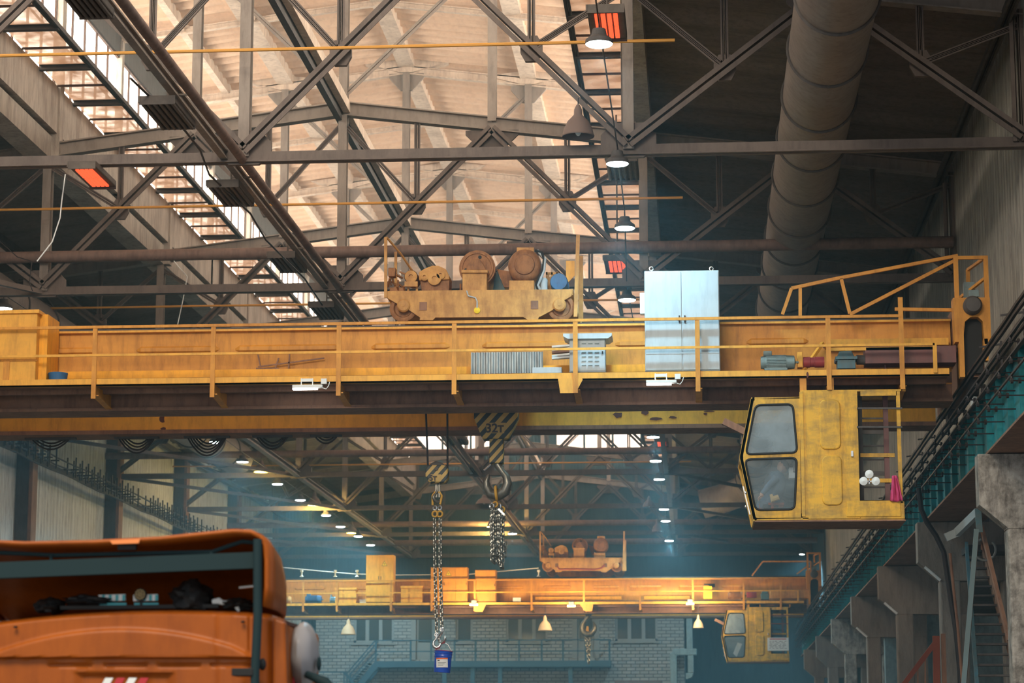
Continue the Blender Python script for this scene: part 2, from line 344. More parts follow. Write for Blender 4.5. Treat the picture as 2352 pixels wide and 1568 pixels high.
# lantern sides: concrete curbs, glazing with mullions, fascias
cz0, cz1, wz = 14.66, 15.78, 18.38
wn = 0
for sx, X in ((1, -15.05), (-1, -1.25)):
    side = 'left' if sx > 0 else 'right'
    ends = [30] + T
    for i in range(len(ends) - 1):
        a, b = ends[i] + 0.18, ends[i + 1] - 0.18
        struct(MB().box(X - 0.12, X + 0.12, a, b, cz0, cz1).box(X - 0.12 - 0.45 * sx, X + 0.0, a, b, cz0 - 0.62, cz0 - 0.08).build('trim_%d' % (wn + 1), M_CONC))
        struct(MB().box(X - 0.06, X + 0.06, a, b, wz, zu(X) + 0.30).build('trim_%d' % (wn + 31), M_STEELD))
        wn += 1
        fr = MB(); k = int(round((b - a) / 1.2))
        for j in range(k + 1):
            y = a + (b - a) * j / k; fr.box(X - 0.03, X + 0.02 * sx, y - 0.03, y + 0.03, cz1, wz)
        fr.box(X - 0.035, X + 0.035, a, b, cz1, cz1 + 0.06).box(X - 0.035, X + 0.035, a, b, wz - 0.06, wz)
        fr.box(X - 0.02, X + 0.02, a, b, 17.0, 17.04)
        w = struct(fr.build('window_%d' % wn, M_MULL))
        p = MB().box(X - 0.05 * sx - 0.01, X - 0.05 * sx + 0.01, a, b, cz1, wz).build('glass_pane', M_PANE, w)
# shelves of grimy glazing below the lantern windows
for sx, X, nm in ((1, -14.93, 'left'), (-1, -1.37, 'right')):
    for i in range(len(T) - 1):
        a, b = T[i] - 0, T[i + 1]
        t = thing('glazed_shelf', (X + sx * 0.6, (a + b) / 2, cz1), 'grimy glazed shelf under the %s roof lantern windows, in the %s bay from the camera' % (nm, ORD[i]), 'shelf', 'glazed shelves under the lantern windows')
        m1 = MB(); m1.box(X, X + sx * 1.2, a, b, cz1 + 0.05, cz1 + 0.06); m1.build('glazing', M_SHELF, t)
        for j in range(4):
            y = a + j * 3 + 1.2
            MB().ibeam((X, y, cz1), (X + sx * 1.25, y, cz1), 0.16, 0.14).build('strut', M_STEELD, t)
        MB().chan((X + sx * 1.22, a, cz1 + 0.02), (X + sx * 1.22, b, cz1 + 0.02), 0.14, 0.14).build('edge_beam', M_STEELD, t)
        for j in range(4):
            y = a + j * 3 + 2.7
            m2 = MB().bar((X, y, cz1), (X + sx * 1.2, y, cz1), 0.03, 0.05); m2.build('glazing_bar', M_MULL, t)
# ================================================================== roof trusses
BN = [-22.15, -15.15, -8.15, -1.15, 5.85]; TNm = [-18.65, -11.65, -4.65, 2.35]; ZB = 10.9
def gus(mb, x, z, w, h, y):      # hexagonal gusset plate
    MB().prism([(x - w, z - h * .3), (x - w * .55, z - h), (x + w * .55, z - h), (x + w, z - h * .3), (x + w, z + h * .3), (x + w * .55, z + h), (x - w * .55, z + h), (x - w, z + h * .3)], y - 0.05, y + 0.05).build('gusset_plate', mb[0], mb[1])
def trap(mb, x, z, w1, w2, h, y): MB().prism([(x - w1, z), (x + w1, z), (x + w1, z - h * .25), (x + w2, z - h), (x - w2, z - h), (x - w1, z - h * .25)], y - .04, y + .04).build('gusset_plate', mb[0], mb[1])
for ti, y in enumerate(T):
    where = ['nearest roof truss, its bottom chord crossing high above the crane trolley', 'second roof truss, its bottom chord behind the trolley', 'third roof truss, bottom chord hidden behind the near crane',
             'fourth roof truss, bottom chord at the near crane underside', 'fifth roof truss, seen just below the near crane beside the smaller hook', 'sixth roof truss, crossing behind the lifting chains', 'seventh roof truss, just above the distant crane trolley', 'farthest roof truss against the dark end wall'][ti]
    t = thing('roof_truss', (RX, y, ZB), 'dusty grey steel ' + where, 'roof truss', 'roof trusses across the hall')
    MB().chan((XL + .1, y, ZB), (XR, y, ZB), 0.24, 0.2).build('bottom_chord', M_STEEL, t)
    for a, b in ((XL + .1, RX), (RX, XR)):
        MB().ibeam((a, y, zt(a) - .05), (b, y, zt(b) - .05), 0.26, 0.33).build('top_chord', M_LSTEEL, t)
    for x in BN[1:4]: MB().ibeam((x, y, ZB), (x, y, zt(x) - .2), 0.2, 0.26, 0.02).build('post', M_LSTEEL, t)
    MB().chan((XL + .25, y, ZB), (XL + .25, y, zt(XL) - .1), .25, .25).build('post', M_STEEL, t)
    MB().chan((XR - .15, y, ZB), (XR - .15, y, zt(XR) - .1), .25, .25).build('post', M_STEEL, t)
    for i, tx in enumerate(TNm):
        for bx_ in (BN[i], BN[i + 1]):
            if bx_ < RX - 8 and False: continue
            dy = -0.12
            MB().chan((bx_, y + dy, ZB + .1), (tx, y + dy, zt(tx) - .2), 0.22, 0.2, up=(0, 1, 0)).build('diagonal', M_STEEL, t)
            mx_, mz = (bx_ + tx) / 2, (ZB + zt(tx)) / 2
            MB().chan((mx_, y, mz), (mx_, y, zt(mx_) - .2), 0.14, 0.12).build('hanger', M_STEEL, t)
            MB().chan((mx_, y, mz), (bx_, y, zt(bx_) - .4), 0.12, 0.12, up=(0, 1, 0)).build('brace', M_STEEL, t)
    g = (M_STEEL, t)
    for x in BN[1:4]: gus(g, x, ZB + .18, .5, .32, y)
    for x in TNm: trap(g, x, zt(x) - .2, .62, .3, .42, y)
    for i, tx in enumerate(TNm):
        for bx_ in (BN[i], BN[i + 1]): gus(g, (bx_ + tx) / 2, (ZB + zt(tx)) / 2, .2, .24, y)
    # lantern frame standing on the truss
    lf = thing('lantern_frame', (RX, y, 15.2), 'pale steel frame carrying the roof lantern on the %s truss from the camera' % ORD[ti], 'lantern frame', 'lantern frames on the roof trusses')
    for a, b in ((-15.05, RX), (RX, -1.25)):
        MB().ibeam((a, y, zu(a) - .02), (b, y, zu(b) - .02), 0.2, 0.24).build('rafter', M_PURLIN, lf)
    for x in (-15.05, -1.25): MB().box(x - .17, x + .17, y - .17, y + .17, zt(x) - .3, zu(x)).build('post', M_CONC, lf)
    for x in (-11.65, RX, -4.65): MB().ibeam((x, y, zt(x)), (x, y, zu(x) - .1), 0.2, 0.26, 0.02).build('post', M_LSTEEL, lf)
    for a, b in ((RX, -11.65), (RX, -4.65)):
        MB().chan((a, y, zt(a) + .25), (b, y, zu(b) - .35), 0.13, 0.13, up=(0, 1, 0)).build('brace', M_LSTEEL, lf)
    g = (M_LSTEEL, lf)
    for x in (-11.65, RX, -4.65): trap(g, x, zu(x) - .12, .5, .17, .5, y)
# intermediate light frames half way between trusses
for i in range(7):
    y = T[i] + 6
    m = MB()
    for a, b in ((-15.05, RX), (RX, -1.25)): m.ibeam((a, y, zu(a) + .05), (b, y, zu(b) + .05), 0.14, 0.16)
    o = m.build('rafter', M_PURLIN); tag(o, 'pale intermediate lantern rafter under the ribbed slabs, in the %s bay from the camera' % ORD[i], 'rafter', 'intermediate lantern rafters')
    for x in (-15.05,):
        o = MB().box(x - .12, x + .12, y - .12, y + .12, cz0, zu(x)).build('window_post', M_CONC)
        tag(o, 'narrow post dividing the left lantern windows half way along the %s bay' % ORD[i], 'post', 'narrow posts between the lantern windows')
# purlins
for x, nm in ((-11.65, 'left of the ridge'), (RX, 'along the lantern ridge'), (-4.65, 'right of the ridge'), (-13.4, 'nearest the lit windows'), (-2.9, 'nearest the blue-white lamps')):
    m = MB(); w = .46 if x != -13.4 and x != -2.9 else .2
    m.box(x - w / 2, x + w / 2, 36, 126, zu(x) + .06, zu(x) + .36)
    o = m.build('roof_purlin', M_PURLIN); tag(o, 'long cream roof beam under the lantern slabs, ' + nm, 'beam', 'long beams under the lantern roof')
# haunches where purlins sit on the frames
for ti, y in enumerate(T):
    for x in (-11.65, RX, -4.65):
        m = MB(); m.box(x - .15, x + .15, y - .1, y + .25, zu(x) - .1, zu(x) + .06)
        for k in (-1, 1): m.add([(x + k * .15, y - .1, zu(x) + .3), (x + k * 1.2, y - .1, zu(x) + .3 - .12), (x + k * .15, y - .1, zu(x) - .1), (x + k * .15, y + .25, zu(x) + .3), (x + k * 1.2, y + .25, zu(x) + .3 - .12), (x + k * .15, y + .25, zu(x) - .1)], [(0, 1, 2), (5, 4, 3), (0, 3, 4, 1), (1, 4, 5, 2), (2, 5, 3, 0)])
        o = m.build('purlin_haunch', M_PURLIN); tag(o, 'flared cream haunch under the %s lantern beam at the %s truss from the camera' % ({-11.65: 'left', RX: 'ridge', -4.65: 'right'}[x], ORD[ti]), 'haunch', 'haunches at the lantern beams')
# longitudinal members
def longm(name, x, z, w, h, m, label, kind='i', dark=None, y0=36, y1=126):
    mb = MB(); (mb.ibeam if kind == 'i' else mb.chan)((x, y0, z), (x, y1, z), w, h)
    o = mb.build(name, m); return tag(o, label, 'beam', 'beams running the length of the hall')
t = thing('ridge_beam', (RX, 80, 15), 'ridge beam of the trusses running away from the camera, dark web beside a cream flange', 'beam')
MB().box(RX - .16, RX - .02, 36, 126, 14.85, 15.25).build('web', M_STEELD, t); MB().box(RX + .0, RX + .16, 36, 126, 15.05, 15.3).build('flange', M_PURLIN, t)
o = MB().tube([(RX - .02, 30, ZB - .05), (RX - .02, 126, ZB - .05)], .085, 10).build('tie_pipe', M_PIPE); tag(o, 'dark brown round tie running from the top left towards the far end', 'pipe')
longm('tie_beam', RX - .36, ZB + .05, .13, .18, M_LSTEEL, 'pale steel tie running beside the dark brown round tie towards the far end', 'i', y0=30)
longm('tie_beam', -15.15, ZB, .2, .2, M_LSTEEL, 'pale steel tie at the left lantern side, seen below the near crane', 'i', y0=77.9)
longm('tie_beam', -1.15, ZB, .16, .16, M_STEEL, 'grey steel tie below the right lantern side, running behind the blue-white lamps', 'i', y0=77.9)
longm('tie_beam', -18.65, 14, .2, .24, M_STEELD, 'dark steel beam under the low roof on the left', 'c')
longm('tie_beam', 2.35, 13.85, .2, .24, M_STEELD, 'dark steel beam under the low roof beside the fat duct', 'c')
longm('tie_beam', -22.0, 13.1, .2, .24, M_STEELD, 'dark steel beam where the left wall meets the roof', 'c')
longm('tie_beam', 5.6, 13.2, .2, .24, M_STEELD, 'dark steel beam where the right wall meets the roof', 'c')
# pipes across the hall
for i, (y, zz, r) in enumerate(((T[1] - .3, 11.66, .135), (T[4] - .3, 11.66, .135), (T[6] - .3, 11.35, .14), (118.5, 10.9, .15))):
    wh = ['hidden in part by the near crane trolley', 'seen just below the near crane', 'above the distant crane trolley', 'low against the dark end wall'][i]
    o = MB().tube([(XL, y, zz), (XR - .1, y, zz)], r, 12).build('cross_pipe', M_PIPE); tag(o, 'fat rusty brown pipe crossing the hall, ' + wh, 'pipe', 'fat pipes crossing the hall')
for i in range(6):
    y = T[i] - .9; x1 = P(1550, 98, y).x if i == 0 else P(1568, 452, T[1] - .9).x
    o = MB().tube([(XL + .1, y, 12.66), (x1, y, 12.66)], .03, 6).build('gas_pipe', M_GAS); tag(o, 'thin ochre pipe crossing the hall in front of the %s roof truss from the camera' % ORD[i], 'pipe', 'thin ochre pipes crossing the hall')
# wind bracing flat under the chords
k = 0
for i in range(7):
    for a, b in ((-22.15, -15.15), (-1.15, 5.85)):
        if a > -9 and i < 4: continue
        o = MB().chan((a, T[i], ZB - .02), (b, T[i + 1], ZB - .02), .12, .12).build('wind_brace', M_STEEL)
        tag(o, 'slanting flat wind brace between the %s and %s trusses, on the %s side' % (ORD[i], ORD[i + 1], 'left' if a < -9 else 'right'), 'brace', 'slanting braces between trusses')
for i in range(7):   # sway bracing hanging below the low roofs
    for x in (-18.65, 2.35):
        m = MB(); m.chan((x, T[i], zt(x) - .5), (x, T[i] + 6, ZB + 1.2), .12, .12, up=(1, 0, 0)).chan((x, T[i] + 6, ZB + 1.2), (x, T[i + 1], zt(x) - .5), .12, .12, up=(1, 0, 0))
        if x < 0:
            o = m.build('sway_brace', M_STEELD); tag(o, 'dark V shaped sway brace under the left low roof in the %s bay' % ORD[i], 'brace', 'sway braces under the low roof')
# ================================================================== ducts
def duct(x, y0, y1, z, r, label, elbow=None):
    t = thing('air_duct', (x, (y0 + y1) / 2, z - r), label, 'duct')
    MB().tube([(x, y, z) for y in (y0, y1)], r, 40).build('duct_tube', M_DUCT, t)
    y = y0 + 1.2; n = 0
    while y < y1 and n < 60:
        MB().ring((x, y, z), (0, 1, 0), r + .012, .035, 40, 6).build('flange_ring', M_STEELD, t); y += 3.0; n += 1
    if elbow:
        MB().tube(elbow, r * .98, 28).build('elbow', M_DUCT, t)
    return t
duct(2.35, 30, 106, 12.2, .67, 'fat ribbed metal air duct running away from the camera at the upper right', [(2.35, 105.6, 12.2), (2.2, 106.8, 12.15), (1.7, 107.6, 12.0), (1.0, 108.0, 11.8), (.2, 108.1, 11.6)])
duct(-18.55, 58, 95, 12.2, .67, 'fat metal air duct at the left, seen behind the yellow box and below the crane')
# ================================================================== columns, runway
for i, y in enumerate(T[:7] + [T[7]]):
    yy = y + .2; mt = M_CONC2 if i in (0, 4) else M_CONC3
    lb = ['rough pale concrete column with a flared head at the right edge', 'stained concrete column with flared head behind the dark stairs', 'smooth concrete column with flared head and a long opening, left of the stairs', 'third smooth flared concrete column going left from the stairs, its opening dark',
          'rough spalled flared concrete column under the far part of the teal girder', 'small flared concrete column beside the distant crane cab', 'tiny flared concrete column left of the spalled one, near the distant cab', 'farthest flared concrete column in the shade behind the distant cab'][i]
    t = thing('concrete_column', (6, yy + .25, FL), lb, 'column', 'flared columns under the teal runway girder')
    MB().prism([(4.9, 5.36), (4.9, 4.47), (5.37, 4.07), (5.37, 4.05), (7.3, 4.05), (7.3, 5.36)], yy, yy + .5).build('column_head', mt, t, bevel=.04)
    MB().box(5.37, 5.82, yy, yy + .5, FL, 4.06).build('column_leg', mt, t, bevel=.04)
    MB().box(6.75, 7.3, yy, yy + .5, FL, 4.06).build('column_leg', mt, t, bevel=.04)
    for z in (1.3, -1.2): MB().box(5.8, 6.76, yy + .03, yy + .47, z - .35, z + .1).build('crossbar', mt, t)
    if i < 7: MB().box(5.95, 6.5, yy, yy + .45, 5.36, zt(6) + .3).build('upper_column', M_STEELD, t)
    # slim tube lamp under the head
    if i in (1, 2, 3):
        a = Vector((4.98, yy - .12, 4.32)); b = Vector((5.32, yy - .12, 4.02))
        o = MB().tube([a + Vector((.06, .1, .04)), b + Vector((.06, .1, .04))], .035, 8).build('tube_lamp', M_WHITE)
        tag(o, 'short slanting tube lamp under the head of the %s concrete column from the right edge' % ORD[i], 'lamp', 'tube lamps under the column heads')
for i, y in enumerate(T[2:7]):
    t = thing('wall_column', (-22.3, y, FL), 'dark steel wall column with a pale flange against the left corrugated wall, %s from the left edge' % ORD[i], 'column', 'steel columns against the left wall')
    MB().box(XL + .02, -22.1, y - .2, y + .25, FL, 13.3).build('web_plate', M_STEELD, t); MB().box(-22.12, -22.0, y - .28, y + .33, FL, 13.2).build('flange', M_UND, t)
def runway(x0, sgn, label, m):
    t = thing('runway_girder', (x0, 78, 5.4), label, 'crane runway')
    MB().box(x0, x0 + sgn * .03, 33, 122, 5.46, 6.5).build('web', m, t)
    MB().box(x0 - sgn * .12, x0 + sgn * .25, 33, 122, 6.5, 6.55).build('top_flange', m, t)
    MB().box(x0 - sgn * .12, x0 + sgn * 1.2, 33, 122, 5.38, 5.42).build('underside', M_UND, t)
    MB().box(x0 + sgn * .08, x0 + sgn * .15, 33, 122, 6.55, 6.67).build('crane_rail', M_STEELD, t)
    for j in range(60):
        y = 33.5 + j * 1.48; MB().box(x0 - sgn * .1, x0, y - .012, y + .012, 5.46, 6.5).build('stiffener', m, t)
    m2 = MB()
    for j in range(58):
        y = 34 + j * 1.48
    return t
runway(5.2, 1, 'teal painted runway girder with upright stiffeners along the right side', M_TEAL)
runway(-21.5, -1, 'dark runway girder along the left wall, behind the orange truck', M_STEELD)
# conductor bars and cables in front of the teal girder
t = thing('conductor_line', (4.9, 78, 6), 'black insulator arms in a long row on the teal girder', 'conductor line')
for j in range(57):
    y = 36.2 + j * 1.48; z = 5.95
    m = MB()
    for zz in (5.72, 6.02, 6.32):
        m.cyl((5.2, y, zz), (4.72, y, zz), .012, 6)
        for q in range(2): m.cyl((4.74 + q * .12, y, zz), (4.78 + q * .12, y, zz), .045, 8)
        m.cyl((4.76, y, zz), (4.76, y, zz + .09), .018, 6)
    m.build('insulator_arm', M_CABLE, t)
for zz in (5.81, 6.11, 6.41): MB().bar((4.76, 34, zz), (4.76, 121, zz), .03, .03).build('conductor_bar', M_CABLE, t)
cl = ['topmost', 'second from the top', 'third from the top', 'fourth from the top', 'lowest']
for k in range(5):
    x = 4.93 - .04 * (k % 2); z = 6.98 - k * .17; pts = []
    for j in range(0, 240):
        y = 33.5 + j * .37; ph = (j % 8) / 8; pts.append((x - .03 * math.sin(math.pi * ph), y, z - .055 * math.sin(math.pi * ph)))
    o = MB().tube(pts, .036, 6).build('power_cable', M_CABLE); tag(o, 'black power cable drooping along the teal girder, ' + cl[k] + ' of five', 'cable', 'black cables along the teal girder')
t = thing('cable_bracket_row', (5.1, 78, 6.55), 'row of small black brackets holding the cables over the teal girder', 'bracket')
for j in range(30): y = 35 + j * 2.96; MB().bar((5.22, y, 6.55), (5.22, y, 7.15), .04, .04).bar((5.22, y, 7.1), (4.85, y, 7.05), .03, .03).build('cable_bracket', M_CABLE, t)
# ladder like conductor along left wall
t = thing('conductor_rack', (-21.6, 92, 10), 'black spiky conductor rack climbing along the left corrugated wall', 'conductor rack')
for j in range(60):
    y = 70 + j * .85; z = 10.2
    if (j % 14) in (11, 12): continue
    m = MB(); m.bar((-22.2, y, z - .12), (-21.35, y, z - .12), .05, .05).bar((-21.45, y, z - .4), (-21.45, y, z + .3), .05, .05).bar((-21.75, y, z - .35), (-21.75, y, z + .3), .05, .05)
    m.build('rack_arm', M_CABLE, t)
for q, zz in enumerate((10.25, 10.05, 9.85)): MB().tube([(-21.55 - .1 * q, 68 + 2.2 * j, zz + .03 * math.sin(j * 2 + q)) for j in range(25)], .03, 6).build('conductor_bar', M_CABLE, t)
MB().bar((-21.9, 66, 10.0), (-21.9, 121, 10.0), .1, .14).build('support_rail', M_STEELD, t)
# ================================================================== bridge cranes
def build_crane(D, name_label, x0, near):
    """D = depth of the walkway face. Heights above the camera: walkway 6.9-7.03, rail 8.02, girder 6.6-8.18."""
    t = thing('bridge_crane', (RX, D + 2, 6.5), name_label, 'bridge crane')
    XE = 4.72
    G0 = D + 1.2
    MB().box(x0, XE, G0 - .004, G0, 6.66, 6.93).build('shaded_lower_web', M_UND, t); MB().box(x0, XE, G0 - .006, G0 - .002, 6.96, 7.16).build('painted_shade_strip', M_UND, t)  # brown strips put the deck's shade into the yellow web's colour
    MB().box(x0, XE, G0, G0 + .03, 6.66, 8.14).box(x0, XE, G0 + .62, G0 + .65, 6.66, 8.14).build('girder_web', M_YEL, t)
    MB().box(x0, XE, G0 - .10, G0 + .75, 8.10, 8.14).build('top_flange', M_YEL2, t)
    MB().box(x0, XE, G0 - .10, G0 + .75, 6.60, 6.66).build('bottom_flange', M_UND, t)
    MB().box(x0, XE, G0 + .25, G0 + .35, 8.14, 8.23).build('trolley_rail', M_STEELD, t)
    MB().box(x0, XE, D + 4.4, D + 4.43, 6.66, 8.14).box(x0, XE, D + 5.0, D + 5.03, 6.66, 8.14).build('rear_girder_web', M_YEL2, t)
    MB().box(x0, XE, D + 4.3, D + 5.13, 6.60, 6.68).build('rear_bottom_flange', M_UND, t)
    MB().box(x0, XE, D + 4.3, D + 5.13, 8.10, 8.23).build('rear_top_flange', M_YEL, t)
    # walkway
    MB().box(x0, 4.55, D, D + .04, 6.90, 7.035).box(x0, 4.55, D, D + .1, 6.90, 6.93).build('walkway_edge', M_YEL2, t)
    MB().box(x0, 4.55, D + .04, G0, 6.93, 6.96).build('walkway_deck', M_UND, t)
    MB().box(x0, 4.55, D + .55, D + .65, 6.84, 6.93).build('deck_stringer', M_UND, t)
    posts = [-20.0, -17.76, -15.53, -13.3, -11.09, -8.87, -6.53, -4.40, -2.18, 0.04, 2.40, 3.71] if near else [-20, -17.4, -15.9, -13.5, -11.7, -9.8, -7.3, -5.0, -2.55, -.25, 1.95, 3.55]
    for i, x in enumerate(posts):
        MB().bar((x, D - .03, 6.66), (x, D - .03, 8.02 if i != len(posts) - 1 or not near else 8.34), .085, .03, up=(0, 1, 0)).build('rail_post', M_YEL, t)
        m = MB(); m.add([(x, D, 6.9), (x, G0, 6.9), (x, G0, 6.66), (x, D + .05, 6.72), (x + .03, D, 6.9), (x + .03, G0, 6.9), (x + .03, G0, 6.66), (x + .03, D + .05, 6.72)], [(0, 1, 2, 3), (4, 7, 6, 5), (0, 3, 7, 4), (1, 5, 6, 2), (3, 2, 6, 7), (0, 4, 5, 1)])
        m.bar((x + .015, D + .05, 6.73), (x + .015, G0 + .1, 6.62), .12, .02).build('deck_bracket', M_YEL, t)
    MB().bar((x0, D - .03, 8.0), (posts[-1], D - .03, 8.0), .045, .05).build('top_rail', M_YEL, t)
    MB().bar((x0, D - .035, 7.47), (4.3, D - .035, 7.47), .03, .045).build('mid_rail', M_YEL2, t)
    MB().bar((4.3, D - .03, 6.95), (4.3, D - .03, 7.49), .07, .04, up=(0, 1, 0)).build('rail_post', M_YEL2, t)
    # stiffening swages on the web
    px = [(-13.5, -11.35), (-10.6, -9.0), (-8.7, -6.7), (-6.1, -4.6), (-4.0, -2.3), (-1.5, .2), (.95, 2.1)] if near else [(-18, -16.6), (-15.6, -13.6), (-12.4, -10.4), (-9.2, -7.7), (-6.9, -5.6), (-4.7, -3.5), (-3.1, -1.6), (-.9, .5), (1, 2.0)]
    for a, b in px:
        m = MB(); z = 7.77; r = .055; q = .09
        vs = []
        for (x, k) in ((a, 0), (a + q, 1), (b - q, 1), (b, 0)):
            for (dz, dd) in ((-.07, 0), (-.035, .045), (.035, .045), (.07, 0)): vs.append((x, G0 - .001 - dd * k, z + dz * (1 if k else .3)))
        fs = [(i * 4 + j, i * 4 + 4 + j, i * 4 + 5 + j, i * 4 + 1 + j) for i in range(3) for j in range(3)]
        m.add(vs, fs).build('web_swage', M_YEL, t)
    # end truck with bumper and head frame
    y0, y1 = D + .2, D + 5.6
    m = MB(); m.prism([(4.70, 7.55), (4.84, 7.55), (4.88, 7.92), (4.98, 8.0), (5.12, 8.0), (5.20, 7.92), (5.22, 7.50), (5.34, 7.50), (5.34, 8.36), (4.68, 8.36)], y0, y0 + .35)
    m.build('end_truck_plate', M_YEL, t)
    MB().box(4.74, 5.32, y0 + .35, y1, 7.5, 8.3).build('end_truck', M_UND, t)
    MB().box(4.86, 5.2, y0 + .2, y0 + .35, 7.0, 8.0).build('buffer_slot', M_BLK, t)
    MB().box(4.76, 4.85, y0 - .02, y0 + .2, 6.9, 7.85).box(5.2, 5.28, y0, y0 + .2, 7.2, 7.6).build('slot_guide', M_YEL, t)
    MB().lathe((5.02, y0, 8.2), (0, -1, 0), [(.17, -.02), (.17, .12), (.13, .2), (0, .22)], 24).build('buffer', M_STEELD, t)
    fr = MB(); z1 = 9.12
    fr.bar((4.76, y0 + .1, 8.3), (4.76, y0 + .1, z1), .08, .08).bar((5.3, y0 + .1, 8.3), (5.3, y0 + .1, z1), .08, .08).bar((4.72, y0 + .1, z1), (5.34, y0 + .1, z1), .07, .06)
    fr.bar((5.1, y0 + 1.2, 8.3), (5.1, y0 + 1.2, z1), .07, .07).bar((5.3, y0 + .1, z1), (5.1, y0 + 1.2, z1), .05, .05).bar((5.3, y0 + .1, 8.75), (4.8, y0 + .9, 8.45), .05, .05)
    fr.build('head_frame', M_YEL, t)
    MB().box(4.98, 5.16, y0 + .1, y0 + .4, 8.4, 8.52).box(4.94, 5.14, y0 + .5, y0 + .7, 8.4, 8.75).build('limit_switch', M_MOTOR, t)
    for yy in (y0 + .9, y1 - .8): MB().cyl((4.98, yy, 6.98), (5.18, yy, 6.98), .3, 24).build('travel_wheel', M_STEELD, t)
    MB().box(4.88, 5.24, y0 + .3, y1, 6.95, 7.55).build('wheel_carrier', M_UND, t)
    # gallery frame at the right end
    g = MB(); A = lambda x, y: tuple(P(x, y, D + (.6)))
    if near:
        L = [((1797, 722), (1818, 662)), ((1818, 662), (1920, 640)), ((1838, 725), (1838, 662)), ((1920, 640), (2200, 587)), ((1932, 640), (1952, 720)), ((1952, 722), (2205, 592)), ((2055, 710), (2200, 712))]
    else:
        L = [((1727, 1322), (1752, 1289)), ((1752, 1289), (1862, 1289)), ((1862, 1289), (1862, 1320)), ((1830, 1318), (1858, 1297))]
    for a, b in L: g.bar(A(*a), A(*b), .06, .06)
    g.build('gallery_frame', M_YEL, t)
    # lower channel conduit in front of the web
    segs = [(-12.0, .35)] if near else [(-7.2, -3.4), (-2.4, -.4)]
    for a, b in segs: MB().box(a, b, G0 - .28, G0 - .2, 7.19, 7.33).build('conduit', M_ORY, t)
    if near:
        for x in [-10.9 + i * 1.0 for i in range(12)]: MB().box(x, x + .04, G0 - .24, G0 - .2, 6.96, 7.19).build('conduit_foot', M_ORY, t)
        # roof of the drive gallery
        g = MB(); g.box(2.4, 4.65, D + .9, G0, 7.62, 7.75).bar((2.35, D + .9, 7.68), (1.9, D + .4, 7.0), .06, .06).box(2.45, 4.3, D + .35, D + .45, 7.44, 7.5)
        g.build('drive_channel', M_YEL2, t)
        # rub rail at walkway foot plate near the ladder
        MB().prism([(-2.50, 6.93), (-2.06, 6.93), (-2.05, 6.9), (-2.18, 6.66), (-2.46, 6.66)], D - .03, D - .01).build('foot_plate', M_YEL2, t)
    else:
        MB().prism([(-9.85, 6.93), (-9.3, 6.93), (-9.45, 6.62), (-9.8, 6.62)], D - .03, D - .01).build('foot_plate', M_YEL, t)
        MB().prism([(-5.2, 6.93), (-4.6, 6.93), (-4.65, 6.62), (-4.95, 6.62)], D - .03, D - .01).build('foot_plate', M_YEL, t)
    return t
CN, CF = 43.0, 105.0
crane1 = build_crane(CN, 'large ochre yellow bridge crane spanning the picture above the middle', -21.4, True)
crane2 = build_crane(CF, 'distant yellow bridge crane low in the background above the brick building', -21.4, False)
# peeled paint on the near crane's rear girder
random.seed(3)
for cx, cy, w, h in ((1420, 953, 12, 8), (1482, 947, 9, 7), (1505, 962, 16, 4), (1545, 958, 10, 3), (1630, 944, 14, 2), (1620, 950, 5, 3), (1570, 940, 8, 3), (372, 962, 8, 10), (375, 985, 7, 5), (567, 953, 6, 2), (1855, 860, 3, 7), (1898, 795, 8, 6)):
    D_ = CN + 4.395 if cy > 900 else (CN - .004 if cy > 830 else CN + 1.195)
    n = 9; pts = [(cx + w * math.cos(2 * math.pi * k / n) * random.uniform(.6, 1.15), cy + h * math.sin(2 * math.pi * k / n) * random.uniform(.6, 1.15)) for k in range(n)]
    MB().pprism(pts, D_, .003).build('paint_chip', M_CHIP, crane1)

